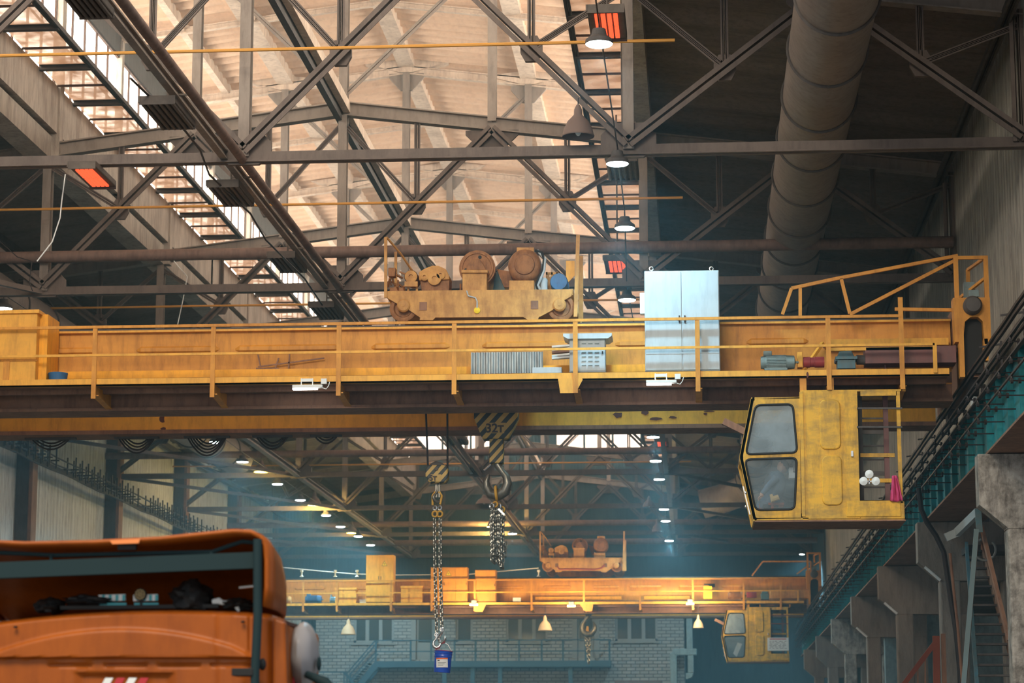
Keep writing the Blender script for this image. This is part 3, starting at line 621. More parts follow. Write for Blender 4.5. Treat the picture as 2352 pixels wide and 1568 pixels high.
# ------------------------------------------------------------------ cab
def build_cab(f, D, label, near):
    o = f(0.75, 4.3)
    X = lambda x: x; t = thing('operator_cab', (2.3, D + .8, 4.3 if near else 4.3), label, 'crane cab')
    dep = 1.45
    # pixel outline of the near cab is used in metres for both cabs
    p = lambda x, y: (P(x, y, 43.0).x, P(x, y, 43.0).z)
    dx = 0.0
    def pr(pts, d0, dd, nm, m, parent=t, bev=0): return MB().prism([p(*q) for q in pts], D + d0, D + d0 + dd).build(nm, m, parent, bevel=bev)
    # steel body: side wall with ladder opening
    w = MB()
    for a, b, c, d in ((1838, 900, 1976, 1190), (1976, 1152, 2078, 1190), (2058, 898, 2074, 1155), (1976, 898, 2060, 908)):
        x0, z1 = p(a, b); x1, z0 = p(c, d); w.box(x0, x1, D, D + .04, z0, z1)
    w.build('side_wall', M_CAB, t)
    x0, zt_ = p(1838, 900); x1, zb = p(2078, 1190)
    MB().box(x0, x1, D + .02, D + dep, zb - .02, zb + .02).box(x0, x1, D + dep - .04, D + dep, zb, zb + .25).build('floor_plate', M_CAB, t)
    xl = p(1733, 1190)[0]; MB().box(xl, x1 + .02, D + .0, D + dep, zb - .045, zb - .02).build('underframe', M_UND, t)
    MB().box(x0, x1, D, D + dep, zt_, zt_ + .03).build('roof', M_CAB, t)
    MB().box(x0, x1 - .8, D + dep - .04, D + dep, zb, zt_).build('rear_wall', M_CAB, t)
    MB().box(x0, x0 + .03, D, D + dep, zb + 1.9, zt_).build('partition', M_UND, t)
    for a, b, c, d in ((1836, 900, 1850, 1186),): 
        q0 = p(a, b); q1 = p(c, d); MB().box(q0[0], q1[0], D - .02, D + .05, q1[1], q0[1]).build('corner_post', M_CAB, t)
    # pressed panels
    for a, b, c, d in ((1881, 918, 1932, 1032), (1886, 1046, 1936, 1160)):
        q0 = p(a, b); q1 = p(c, d); rr = .11; pp = []
        for cx_, cz_, a0 in ((q1[0] - rr, q0[1] - rr, 0), (q0[0] + rr, q0[1] - rr, 90), (q0[0] + rr, q1[1] + rr, 180), (q1[0] - rr, q1[1] + rr, 270)):
            for s_ in range(6): an = math.radians(a0 + s_ * 18); pp.append((cx_ + rr * math.cos(an), cz_ + rr * math.sin(an)))
        MB().prism(pp, D - .035, D + .01).build('pressed_panel', M_CAB, t, bevel=.022)
    q0 = p(1944, 1150); q1 = p(2070, 1186); MB().box(q0[0], q1[0], D - .02, D + .01, q1[1], q0[1]).build('kick_plate', M_CAB, t, bevel=.012)
    q = p(1957, 1042); MB().box(q[0] - .02, q[0] + .02, D - .04, D, q[1] - .05, q[1] + .05).build('door_handle', M_CHROME, t)
    # glazed nose: upper wall leans back, lower wall tucks in
    up_o = [(1725, 916), (1838, 912), (1838, 1046), (1699, 1050)]; up_i = [(1736, 931), (1820, 929), (1830, 1038), (1714, 1042)]
    lo_o = [(1699, 1050), (1838, 1046), (1840, 1190), (1730, 1192)]; lo_i = [(1712, 1056), (1829, 1052), (1824, 1168), (1736, 1170)]
    for oo, ii, gm in ((up_o, up_i, M_CGLASS), (lo_o, lo_i, M_CGLASS2)):
        m = MB(); O = [p(*q) for q in oo]; I = [p(*q) for q in ii]
        vs = [(x, D, z) for x, z in O] + [(x, D, z) for x, z in I] + [(x, D + .04, z) for x, z in O] + [(x, D + .04, z) for x, z in I]
        fs = []
        for k in range(4):
            j = (k + 1) % 4; fs += [(k, j, 4 + j, 4 + k), (8 + k, 12 + k, 12 + j, 8 + j), (k, 8 + k, 8 + j, j), (4 + k, 4 + j, 12 + j, 12 + k)]
        fr = m.add(vs, fs).build('nose_frame', M_CAB, t)
        # rounded rubber seal and pane
        c = (sum(a for a, b in I) / 4, sum(b for a, b in I) / 4); pts = []
        for k in range(4):
            A, B, C = Vector((*I[k - 1], 0)), Vector((*I[k], 0)), Vector((*I[(k + 1) % 4], 0)); r = .1
            a = B + (A - B).normalized() * r; e = B + (C - B).normalized() * r
            for u in (0, .25, .5, .75, 1): pp = a * (1 - u) ** 2 + B * 2 * u * (1 - u) + e * u * u; pts.append((c[0] + (pp.x - c[0]) * 1.02, c[1] + (pp.y - c[1]) * 1.02))
        MB().tube([(x, D - .01, z) for x, z in pts + pts[:1]], .02, 6).build('rubber_seal', M_BLK, fr)
        MB().prism(pts, D + .005, D + .02).build('window_pane', gm, fr)
        # corner fillets of the frame
    nx = [p(*q) for q in ((1728, 916), (1702, 1050), (1733, 1192))]
    m = MB()
    for k in (0, 1):
        a, b = nx[k], nx[k + 1]
        for yy in (D, D + dep - .05): m.bar((a[0], yy + .03, a[1]), (b[0], yy + .03, b[1]), .06, .06)
    for q in nx: m.box(q[0] - .02, q[0] + .04, D, D + dep, q[1] - .03, q[1] + .03)
    m.build('front_frame', M_CAB, t)
    m = MB()
    for k in (0, 1):
        a, b = nx[k], nx[k + 1]; m.add([(a[0] + .01, D + .05, a[1]), (b[0] + .01, D + .05, b[1]), (b[0] + .01, D + dep - .05, b[1]), (a[0] + .01, D + dep - .05, a[1]), (a[0] + .02, D + .05, a[1]), (b[0] + .02, D + .05, b[1]), (b[0] + .02, D + dep - .05, b[1]), (a[0] + .02, D + dep - .05, a[1])], [(0, 1, 2, 3), (7, 6, 5, 4), (0, 4, 5, 1), (2, 6, 7, 3)])
    m.build('windscreen', M_CGLASS2, t)
    MB().box(nx[0][0], x0, D, D + dep, nx[0][1], nx[0][1] + .03).build('nose_roof', M_CAB, t)
    MB().box(nx[2][0], x0 + .1, D, D + dep, nx[2][1] - .02, nx[2][1] + .02).build('nose_floor', M_CAB, t)
    # ladder bay
    for yy in (938, 981) if near else (938, 985):
        q0 = p(1968, yy); q1 = p(2072, yy); MB().bar((q0[0], D - .03, q0[1]), (q1[0], D - .03, q1[1]), .03, .03).build('guard_bar', M_RBRN if not near else M_STEELD, t)
    for yy in (1037, 1096):
        q0 = p(1980, yy); q1 = p(2060, yy); MB().bar((q0[0], D + .5, q0[1]), (q1[0], D + .5, q1[1]), .05, .07).build('ladder_rung', M_CAB, t)
    for xx in (1984, 2045):
        q0 = p(xx, 1150); MB().bar((q0[0], D + .55, q0[1]), (q0[0], D + .55, zt_), .09, .07).build('ladder_side', M_STEELD if xx < 2000 else M_MAR, t)
    for k in range(7):
        q0 = p(1984, 950 + k * 32); q1 = p(2045, 950 + k * 32); MB().bar((q0[0], D + .58, q0[1]), (q1[0], D + .58, q1[1]), .03, .03 + .04 * (k % 3 == 1)).build('ladder_rung', M_STEELD, t)
    # hangers to the crane
    for xx in (1838, 1905, 2070):
        q = p(xx, 860); MB().bar((q[0] + .05, D + .1, zt_), (q[0] + .05, D + .1, 6.96), .12 if xx == 1838 else .05, .1, up=(0, 1, 0)).build('hanger_plate', M_YEL, t)
    # arm on the nose
    a = p(1662, 962); b = p(1715, 988)
    m = MB().bar((a[0], D + .3, a[1]), (b[0], D + .3, b[1]), .14, .12); m.bar((b[0], D + .3, b[1]), (nx[1][0] + .02, D + .3, p(1702, 1015)[1]), .05, .05)
    m.build('sun_visor_arm', M_UND, t)
    m = MB()
    for yy in (1130, 1162): q = p(1717, yy); m.blob((q[0] - .03, D + .1, q[1]), .025, .025, .03)
    q = p(1712, 1115); r = p(1728, 1180); m.bar((q[0] - .04, D + .1, q[1]), (r[0] - .04, D + .1, r[1]), .02, .02)
    m.build('wiper', M_CHROME, t)
    if not near:   # far cab is set at its own place along the runway
        pass
    return t, p
cab1, pc = build_cab(lambda a, b: (a, b), CN, 'large yellow crane cab with two rounded windows, hanging from the near crane at right', True)
cab2, _ = build_cab(lambda a, b: (a, b), CF, 'small distant yellow crane cab with a white notice board, low at right', False)
# shift the distant cab: its outline in the photograph sits slightly left along the crane
cab2.location.x += P(1811, 1400, CF).x - P(2078, 1190, 43).x
cab2.location.z += P(1760, 1523, CF).z - (P(1960, 1203, 43).z)
OFF2 = cab2.location - Vector((2.3, CF + .8, 4.3))
# contents of the near cab
def pv(x, y, D): q = P(x, y, 43.0); return Vector((q.x, D, q.z))
t = thing('seated_person', pv(1770, 1165, CN + .7), 'person in a dark slate jacket bending over in the lower cab window', 'person')
m = MB(); a = pv(1770, 1148, CN + .7)
m.tube([a, pv(1778, 1125, CN + .7), pv(1784, 1098, CN + .7), pv(1790, 1082, CN + .72), pv(1797, 1074, CN + .72)], [.17, .19, .2, .16, .07], 14)
m.tube([pv(1785, 1090, CN + .5), pv(1768, 1108, CN + .42), pv(1752, 1128, CN + .4)], [.075, .06, .045], 10)
m.tube([pv(1795, 1090, CN + .9), pv(1775, 1108, CN + .95), pv(1755, 1126, CN + .9)], [.075, .06, .045], 10)
m.tube([a, pv(1750, 1150, CN + .6), pv(1742, 1172, CN + .6)], [.12, .09, .07], 10); m.build('jacket', M_CLOTH, t)
m = MB(); m.blob(pv(1800, 1062, CN + .72), .095, .11, .125); m.tube([pv(1799, 1070, CN + .62), pv(1795, 1074, CN + .60)], [.02, .012], 6); m.build('head', M_SKIN, t)
MB().blob(pv(1803, 1058, CN + .73), .105, .115, .11).build('hair', M_BLK, t)
for q, dd in (((1751, 1130), .4), ((1753, 1128), .9)):
    m = MB(); c = pv(*q, CN + dd); m.blob(c, .04, .03, .045)
    for k in range(5): m.tube([c + Vector((-.02, -.025 + .013 * k, -.02)), c + Vector((-.06, -.025 + .014 * k, -.05 - .006 * (2 - abs(k - 2)))), c + Vector((-.07, -.025 + .014 * k, -.085))], [.011, .01, .008], 6)
    m.build('hand', M_SKIN, t)
t = thing('cab_seat', pv(1765, 1185, CN + .8), 'red framed seat behind the glass of the lower cab window', 'seat')
MB().box(pv(1745, 0, 0).x, pv(1780, 0, 0).x, CN + .5, CN + 1.0, pv(1780, 1152, 0).z, pv(1780, 1147, 0).z).build('seat_base', M_RBRN, t)
MB().bar(pv(1748, 1150, CN + .55), pv(1748, 1168, CN + .55), .05, .05).bar(pv(1776, 1150, CN + .55), pv(1776, 1168, CN + .55), .05, .05).build('seat_legs', M_RBRN, t)
t = thing('control_box', pv(1805, 1090, CN + .5), 'pale grey control box with a dial, upper right inside the lower cab window', 'control box')
MB().box(pv(1792, 0, 0).x, pv(1826, 0, 0).x, CN + .35, CN + .6, pv(1780, 1093, 0).z, pv(1780, 1068, 0).z).build('box', M_GREY, t, bevel=.01)
MB().box(pv(1801, 0, 0).x, pv(1811, 0, 0).x, CN + .3, CN + .5, pv(1780, 1078, 0).z, pv(1780, 1055, 0).z).build('column', M_FRAME, t)
o = MB().tube([pv(1790, 1136, CN + .35), pv(1775, 1142, CN + .35), pv(1772, 1130, CN + .35)], [.05, .07, .03], 8).build('glove', mat('glove_cream', (.55, .42, .2), .9)); tag(o, 'cream work glove lying behind the lower cab window', 'glove')
t = thing('floodlight_cluster', pv(1998, 1115, CN - .12), 'cluster of three round white lamps fixed in the open ladder bay of the near cab', 'lamp cluster')
for q in ((1983, 1106), (2011, 1106), (1996, 1090)):
    c = pv(*q, CN - .1); MB().lathe(c, (-.2, -1, -.1), [(0, -.06), (.05, -.05), (.075, 0), (.075, .03), (.0, .055)], 18).build('lamp_head', M_WHITE, t)
m = MB().bar(pv(1983, 1106, CN - .06), pv(2011, 1106, CN - .06), .02, .02).bar(pv(1996, 1090, CN - .06), pv(1996, 1112, CN - .06), .02, .02); m.build('lamp_bracket', M_CHROME, t)
def rag():
    m = MB(); nx_, nz = 14, 10; vs = []
    for i in range(nz + 1):
        for j in range(nx_ + 1):
            u = j / nx_; v = i / nz; x = 2050 + (2062 - 2050 + 10 * v) * u - 2 + 3 * v - (6 * v if u < .3 else 0); y = 1093 + 60 * v * (1 - .10 * abs(u - .4))
            vs.append(pv(x, y, CN - .06 + .03 * math.sin(u * 16 + v * 2)))
    fs = [(i * (nx_ + 1) + j, i * (nx_ + 1) + j + 1, (i + 1) * (nx_ + 1) + j + 1, (i + 1) * (nx_ + 1) + j) for i in range(nz) for j in range(nx_)]
    m.add(vs, fs, True); o = m.build('hanging_rag', M_PINK); s = o.modifiers.new('solid', 'SOLIDIFY'); s.thickness = .012
    tag(o, 'crumpled pink cloth hanging in the ladder bay of the near cab', 'cloth')
rag()
# contents of the far cab
def pf(x, y, D=CF): q = P(x, y, D); return q
t = thing('notice_board', pf(1787, 1494, CF - .06), 'white notice board with a red heading on the distant cab', 'notice board')
MB().pbox(1763, 1464, 1811, 1494, CF - .06, .02).build('board', M_SIGNW, t)
MB().pbox(1768, 1466, 1806, 1468, CF - .065, .004).build('heading_line', M_REDP, t)
random.seed(4)
for r_ in range(6):
    x = 1767 + random.random() * 2
    while x < 1804:
        w = random.uniform(3, 9); MB().pbox(x, 1472 + r_ * 3.2, min(x + w, 1808), 1472.9 + r_ * 3.2, CF - .065, .004).build('writing', M_INK, t); x += w + random.uniform(1.5, 5)
o = MB().pprism([(1667, 1420), (1676, 1424), (1700, 1450), (1700, 1458), (1666, 1460), (1663, 1448)], CF + .3, .08).build('hung_sheet', M_WHITE); tag(o, 'white sheet hanging behind the upper window of the distant cab', 'cloth')
o = MB().pprism([(1694, 1475), (1705, 1478), (1692, 1508), (1684, 1500)], CF + .3, .08).build('pale_panel', M_GREY); tag(o, 'pale blue panel behind the lower window of the distant cab', 'panel')

# ------------------------------------------------------------------ trolleys
def build_trolley(D, label, q, near):
    """q(x, y) maps near-trolley pixel coordinates to metres (x, z)."""
    c = q(1100, 735); t = thing('crane_trolley', (c[0], D + 1.7, c[1]), label, 'crane trolley')
    def pr(pts, d0, dd, nm, m, bev=0): return MB().prism([q(*a) for a in pts], D + d0, D + d0 + dd).build(nm, m, t, bevel=bev)
    side = [(888, 668), (1316, 664), (1312, 680), (1294, 690), (1268, 712), (1240, 727), (965, 729), (940, 712), (910, 696), (890, 684)]
    pr(side, 0, .05, 'side_frame', M_TROL); pr(side, 3.3, .05, 'side_frame', M_TROL)
    a = q(888, 668); b = q(1316, 676); MB().box(a[0], b[0], D + .04, D + 3.32, b[1], a[1] - .01).build('deck', M_TROL, t)
    pr([(965, 729), (1000, 729), (994, 735), (964, 735)], -.01, .04, 'lug', M_TROL); pr([(1202, 728), (1238, 727), (1236, 733), (1212, 734)], -.01, .04, 'lug', M_TROL)
    for x in (925, 1288):
        y = 706 if x < 1000 else 704
        for dd in (.06, 3.1):
            w = MB(); cc = q(x, y); w.lathe((cc[0], D + dd, cc[1]), (0, 1, 0), [(0, .05), (.16, .05), (.185, .0), (.235, 0), (.26, .012), (.262, .03), (.225, .045), (.22, .15), (0, .15)], 28); w.build('wheel', M_RUST, t)
        cc = q(x - (3 if x > 1000 else -2), y - 4); MB().lathe((cc[0], D - .005, cc[1]), (0, -1, 0), [(.125, -.05), (.125, .02), (.10, .045), (.03, .05), (.03, .06), (0, .06)], 22).build('axle_box', M_TROL, t)
    for a in ((972, 703), (1228, 700)):
        cc = q(*a); MB().box(cc[0] - .07, cc[0] + .07, D - .012, D, cc[1] - .08, cc[1] + .08).build('cover_plate', M_UND, t)
    # end frames
    f = MB(); g = lambda x, y, d=0: (q(x, y)[0], D + d, q(x, y)[1])
    f.bar(g(886, 684), g(886, 545), .055, .05, up=(0, 1, 0)).bar(g(897, 684, .8), g(897, 558, .8), .05, .05).bar(g(888, 545), g(914, 572, .4), .03, .03).bar(g(914, 572, .4), g(936, 603, .8), .03, .03)
    f.build('left_rail_frame', M_TROL, t)
    f = MB(); f.bar(g(1322, 728, -.02), g(1328, 540, -.02), .07, .05, up=(0, 1, 0)).bar(g(1331, 722, .5), g(1331, 575, .5), .09, .05, up=(0, 1, 0)); f.build('right_rail_frame', M_TROL, t)
    if near: pr([(1298, 591), (1318, 591), (1318, 625), (1304, 640), (1298, 632)], .3, .03, 'end_panel', M_YEL2)
    # hoist drum with bearing pedestal
    cc = q(1092, 607); R_ = q(1134, 607)[0] - cc[0]
    MB().lathe((cc[0], D + .35, cc[1]), (0, 1, 0), [(R_ * .55, -.02), (R_, 0), (R_, .06), (R_ * .86, .07), (R_ * .86, 2.3), (R_, 2.31), (R_, 2.4), (R_ * .5, 2.41)], 36).build('hoist_drum', M_RUST, t)
    MB().lathe((cc[0], D + .33, cc[1]), (0, -1, 0), [(R_ * .93, 0), (R_ * .9, .02), (R_ * .8, .02), (R_ * .78, 0), (R_ * .42, 0), (R_ * .40, .05), (R_ * .26, .06), (R_ * .26, .14), (R_ * .18, .17), (0, .17)], 36).build('drum_flange', M_RUST, t)
    for ang in (75, 190, -25):
        hx = cc[0] + R_ * .62 * math.cos(math.radians(ang)); hz = cc[1] + R_ * .62 * math.sin(math.radians(ang)); MB().cyl((hx, D + .325, hz), (hx, D + .345, hz), R_ * .10, 12).build('drum_hole', M_BLK, t)
    pr([(1061, 624), (1117, 624), (1117, 668), (1061, 668)], .1, .35, 'drum_pedestal', M_TROL, .01)
    pr([(1059, 618), (1120, 618), (1120, 625), (1059, 625)], .05, .45, 'pedestal_cap', M_TROL, .01)
    pr([(1072, 606), (1082, 594), (1100, 592), (1110, 606), (1116, 618), (1070, 618)], .08, .2, 'bearing_block', M_RUST, .015)
    # ropes and guard between drum and brake
    pr([(1120, 668), (1160, 668), (1150, 640), (1133, 600), (1126, 620)], .9, .05, 'rope_guard', M_TEALM)
    pr([(1133, 598), (1165, 604), (1168, 640), (1150, 640)], .8, .5, 'guard_plate', M_RUST)
    # gearbox, left
    pr([(960, 620), (975, 612), (990, 606), (1005, 606), (1022, 614), (1030, 630), (1030, 638), (960, 640)], .15, .5, 'gearbox_cover', M_TROL, .02)
    pr([(962, 640), (1030, 638), (1028, 668), (966, 668)], .2, .45, 'gearbox_base', M_RUST, .01)
    for x, y, r in ((996, 636, .13), (1010, 628, .09), (973, 632, .08), (942, 632, .12)):
        k = q(x, y); MB().lathe((k[0], D + .16, k[1]), (0, -1, 0), [(r, 0), (r, .04), (r * .8, .05), (r * .35, .05), (r * .33, .02), (0, .02)], 20).build('gear_flange', M_TROL, t)
    k = q(942, 632); MB().lathe((k[0], D + .15, k[1]), (0, 1, 0), [(.13, 0), (.13, .5), (0, .5)], 20).build('drive_motor', M_RUST, t)
    f = MB(); f.bar(g(928, 650, .1), g(958, 650, .1), .05, .1).bar(g(935, 655, .2), g(935, 668, .2), .04, .04).bar(g(955, 655, .2), g(955, 668, .2), .04, .04); f.build('motor_bracket', M_TROL, t)
    # brake clutter at far left
    random.seed(9 if near else 10); 
    pr([(890, 612), (907, 612), (905, 632), (890, 632)], .1, .2, 'brake_magnet', M_RUST, .01)
    f = MB()
    for k in range(14):
        x = random.uniform(890, 930); y = random.uniform(608, 660); f.bar(g(x, y, random.uniform(.1, .4)), g(x + random.uniform(-8, 14), min(668, y + random.uniform(4, 26)), .3), .03, .03)
    f.build('brake_linkage', M_RUST, t)
    pr([(892, 655), (925, 655), (925, 668), (892, 668)], .2, .3, 'brake_base', M_RUST)
    f = MB(); f.lathe((q(1053, 655)[0], D + .4, q(1053, 668)[1]), (0, 0, 1), [(.07, 0), (.075, .08), (.02, .1), (.02, .22), (0, .22)], 12); f.build('oil_cup', M_RUST, t)
    # big motor, right
    k = q(1203, 603); r = q(1242, 603)[0] - k[0]
    MB().lathe((k[0], D + .3, k[1]), (0, -1, 0), [(r, -.6), (r, 0), (r * .93, .05), (r * .75, .09), (r * .62, .09), (r * .58, .13), (r * .3, .15), (0, .15)], 32).build('hoist_motor', M_RUST, t)
    pr([(1184, 560), (1224, 560), (1224, 578), (1184, 578)], .3, .5, 'motor_terminal_box', M_TROL, .01)
    pr([(1168, 640), (1226, 640), (1226, 667), (1167, 667)], .15, .6, 'motor_pedestal', M_TROL, .015)
    if near:
        for o_ in (0, 5):
            MB().tube([g(1228 + o_, 570, .2), g(1243, 576 + o_, .15), g(1249 + o_ * .4, 592, .1), g(1246 + o_ * .5, 618, .1), g(1237 + o_, 636, .08), g(1231 + o_ * .6, 652, .1), g(1236 + o_, 665, .15)], .028, 8).build('motor_hose', M_BLK if o_ == 0 else M_GREY, t)
        k = q(1283, 645); MB().lathe((k[0], D + .1, k[1]), (0, -1, 0), [(0, -.5), (.17, -.5), (.17, 0), (.155, .04), (.05, .05), (0, .05)], 22).build('blue_motor', M_BLUEM, t)['label'] = 'blue motor at the right end of the trolley'
        k = q(1248, 650); MB().lathe((k[0], D + .2, k[1] - .14), (0, 0, 1), [(.06, 0), (.07, .05), (.07, .24), (.04, .28), (0, .28)], 14).build('pump', M_GREY, t)
        f = MB()
        for kk in range(7): x = 1252 + kk * 4; f.bar(g(x, 612 + (kk % 3) * 6, .5), g(x, 664, .5), .03, .03)
        f.bar(g(1250, 616, .5), g(1278, 616, .5), .03, .05); f.build('pipework', M_TROL, t)
        k = q(1096, 713); MB().lathe((k[0], D - .01, k[1]), (0, -1, 0), [(.06, 0), (.06, .02), (0, .04)], 14).build('yellow_signal', M_YWARN, t)
        MB().tube([g(1072, 668, -.02), g(1076, 680, -.03), g(1092, 684, -.03), g(1096, 692, -.03), g(1096, 708, -.03)], .013, 6).build('signal_cable', M_GREY, t)
    else:
        MB().tube([g(975, 708, -.03), g(985, 722, -.03), g(1080, 720, -.03), g(1170, 721, -.03), g(1205, 715, -.03), g(1225, 700, -.03)], .03, 6).build('red_cable', M_RED, t)
    return t
qn = lambda x, y: (P(x, y, 44.3).x, P(x, y, 44.3).z)
tr1 = build_trolley(44.3, 'large rusty ochre hoist trolley riding on top of the near crane', qn, True)
kx = (P(1427, 1300, 106.3).x - P(1240, 1300, 106.3).x) / (qn(1316, 668)[0] - qn(888, 668)[0]); bx0 = P(1242, 1290, 106.3).x; bz0 = P(1330, 1314, 106.3).z; nb = qn(1100, 735)[1]; na = qn(888, 700)[0]
qf = lambda x, y: (bx0 + (qn(x, y)[0] - na) * kx, bz0 + (qn(x, y)[1] - nb) * 1.12)
tr2 = build_trolley(106.3, 'small distant hoist trolley riding on the far crane', qf, False)

# ------------------------------------------------------------------ things standing on the near crane walkway
def cabinet(x0, y0, x1, y1, D, dep, m, label, cat='cabinet', doors=2, feet=True, name='electrical_cabinet', split=None, warn=None, loc_label=None):
    a = P(x0, y1, D); b = P(x1, y0, D)
    t = thing(name, ((a.x + b.x) / 2, D + dep / 2, a.z), label, cat)
    MB().box(a.x, b.x, D, D + dep, a.z, b.z).build('cabinet_body', m, t, bevel=.012)
    n = doors; w = (b.x - a.x)
    for i in range(n):
        d = MB().box(a.x + .012 + i * w / n, a.x + (i + 1) * w / n - .012, D - .018, D + .005, a.z + .02, b.z - .02).build('cabinet_door', m, t, bevel=.006)
        hx = a.x + (i + 1) * w / n - .05 if i % 2 == 0 else a.x + i * w / n + .05
        MB().box(hx - .012, hx + .012, D - .035, D - .01, a.z + (b.z - a.z) * .48, a.z + (b.z - a.z) * .55).build('door_handle', M_CABLE, d)
    if warn:
        for q in warn:
            c = P(*q, D - .022); s = .13
            MB().prism([(c.x - s, c.z - s * .8), (c.x + s, c.z - s * .8), (c.x, c.z + s)], D - .024, D - .02).build('warning_sign', M_INK, t)
            MB().prism([(c.x - s * .8, c.z - s * .68), (c.x + s * .8, c.z - s * .68), (c.x, c.z + s * .78)], D - .027, D - .023).build('warning_face', M_YWARN, t)
            MB().prism([(c.x + .01, c.z + .05), (c.x - .025, c.z - .02), (c.x, c.z - .015), (c.x - .01, c.z - .08), (c.x + .03, c.z), (c.x + .005, c.z)], D - .03, D - .026).build('warning_bolt', M_INK, t)
    return t
tc = cabinet(1482, 620, 1651, 853, CN + .12, .55, M_GREY, 'tall pale grey double door switch cabinet on the near crane walkway')
for x in (1496, 1634):
    c = P(x, 617, CN + .3); MB().ring((c.x, c.y, c.z + .0), (0, 1, 0), .035, .01, 16, 6).build('lifting_eye', M_CHROME, tc)
MB().pbox(1470, 672, 1483, 720, CN + .3, .2).build('side_box', M_WHITE, tc, bevel=.01)
MB().pbox(1484, 808, 1652, 812, CN + .095, .03).build('base_ledge', M_GREY, tc)
tb = cabinet(1308, 768, 1390, 855, CN + .15, .45, M_GREY, 'small pale louvred resistor box with an overhanging lid, left of the tall grey cabinet', doors=1, name='resistor_box', cat='box')
MB().prism([(P(x, y, CN).x, P(1350, y, CN).z) for x, y in ((1293, 764), (1405, 764), (1405, 770), (1396, 776), (1304, 776), (1293, 770))], CN + .05, CN + .7).build('lid', M_GREY, tb)
for r_ in range(6):
    for c_ in range(3): MB().pbox(1336 + c_ * 15, 788 + r_ * 10, 1346 + c_ * 15, 789.5 + r_ * 10, CN + .12, .02).build('louvre', M_MOTOR, tb)
for j in range(5):
    c = P(1300, 796 + j * 6.5, CN + .3); a = P(1268, 797 + j * 6.5 + (j % 2) * 2, CN + .3); MB().bar(a, P(1310, 794 + j * 6.5, CN + .3), .14, .035).build('cable_duct', M_WHITE if j != 2 else M_UND, tb)
# corrugated sheet leaning on the web
m = MB(); vs = []; a = P(1081, 857, CN + .8); b = P(1246, 806, CN + .8); n = 56; random.seed(5)
for i in range(n + 1):
    x = a.x + (b.x - a.x) * i / n; w = .02 if (i // 2) % 2 else 0
    vs += [(x, CN + .85 + w, a.z), (x, CN + .85 + w, b.z)]
o = m.add(vs, [(2 * i, 2 * i + 2, 2 * i + 3, 2 * i + 1) for i in range(n)]).build('corrugated_sheet', mat('galvanised_sheet', (.33, .36, .36), .45, .3, dirt=(.16, .17, .165), amt=.9, scale=8, streak=(2, 1, .2))); o.modifiers.new('s', 'SOLIDIFY').thickness = .01
tag(o, 'silvery corrugated metal sheet leaning on the near crane girder', 'metal sheet')
o = MB().pbox(1222, 843, 1290, 857, CN + .3, .3).build('junction_box', M_GREY, bevel=.01); tag(o, 'flat grey metal box lying on the near walkway left of the louvred box', 'box')
t = thing('yellow_housing', P(30, 875, CN + .1), 'big bright yellow housing at the left end of the near crane', 'housing')
MB().pbox(-130, 715, 86, 876, CN + .1, .9).build('housing_body', M_YEL2, t, bevel=.015)
MB().pbox(86, 722, 111, 875, CN + .3, .8).build('housing_side', M_ORY, t); MB().pbox(-130, 712, 90, 720, CN + .05, 1.0).build('housing_top', M_YEL2, t)
MB().pbox(-20, 826, 86, 829, CN + .08, .03).build('housing_seam', M_YEL, t); MB().pbox(6, 828, 22, 873, CN + .085, .02).build('housing_strap', M_YEL, t)
# paint tin
t = thing('paint_tin', P(133, 874, CN + .3), 'dark blue paint tin standing beside the yellow housing', 'tin')
c = P(133, 875, CN + .45); MB().lathe(c, (0, 0, 1), [(0, 0), (.165, 0), (.18, .12), (.185, .14), (.18, .15), (0, .13)], 20).build('tin_body', M_BLUEM, t)
# ladder-like bars leaning
m = MB()
for a, b in (((593, 842), (745, 822)), ((640, 822), (632, 846)), ((665, 812), (663, 846)), ((588, 846), (640, 846)), ((592, 812), (598, 840))): m.bar(P(*a, CN + 1.1), P(*b, CN + 1.1), .025, .025)
o = m.build('metal_bars', M_UND); tag(o, 'bent dark bars leaning on the near girder above the orange conduit', 'bars')
# drive motor and guards
def motor(xa, ya, xb, yb, D, m, label, capm=None, hub=True):
    a = P(xa, yb, D); b = P(xb, ya, D); r = (b.z - a.z) / 2; cz = a.z + r; w = b.x - a.x
    t = thing('drive_motor', ((a.x + b.x) / 2, D + r, a.z), label, 'motor')
    MB().lathe((a.x, D + r, cz), (1, 0, 0), [(0, 0), (r * .8, 0), (r * .95, w * .12), (r * .95, w * .18)], 24).build('fan_cover', m, t)
    MB().lathe((a.x + w * .16, D + r, cz), (1, 0, 0), [(r * .88, 0), (r * .88, w * .6)], 24).build('stator', m, t)
    f = MB()
    for k in range(28):
        an = 2 * math.pi * k / 28; y = D + r + math.cos(an) * r * .95; z = cz + math.sin(an) * r * .95; f.bar((a.x + w * .16, y, z), (a.x + w * .72, y, z), .018, .018)
    f.build('cooling_fins', m, t)
    MB().lathe((a.x + w * .72, D + r, cz), (1, 0, 0), [(r * .95, 0), (r * .98, w * .02), (r * .9, w * .24), (r * .3, w * .27), (r * .15, w * .28), (r * .15, w * .36)], 24).build('end_bell', capm or m, t)
    MB().box(a.x + w * .08, a.x + w * .32, D + r * .4, D + r * 1.2, cz + r * .8, cz + r * 1.5).build('terminal_box', m, t, bevel=.01)
    MB().box(a.x + w * .1, a.x + w * .75, D + .02, D + r * 2 - .02, a.z - .02, cz - r * .85).build('motor_feet', m, t)
    return t
motor(1748, 812, 1828, 847, CN + .25, M_MOTOR, 'grey finned electric motor on the near crane walkway above the cab')
o = MB().pbox(1832, 808, 1843, 843, CN + .4, .25).build('coupling_guard', M_YEL2, bevel=.01); tag(o, 'narrow yellow coupling guard right of the grey finned motor', 'guard')
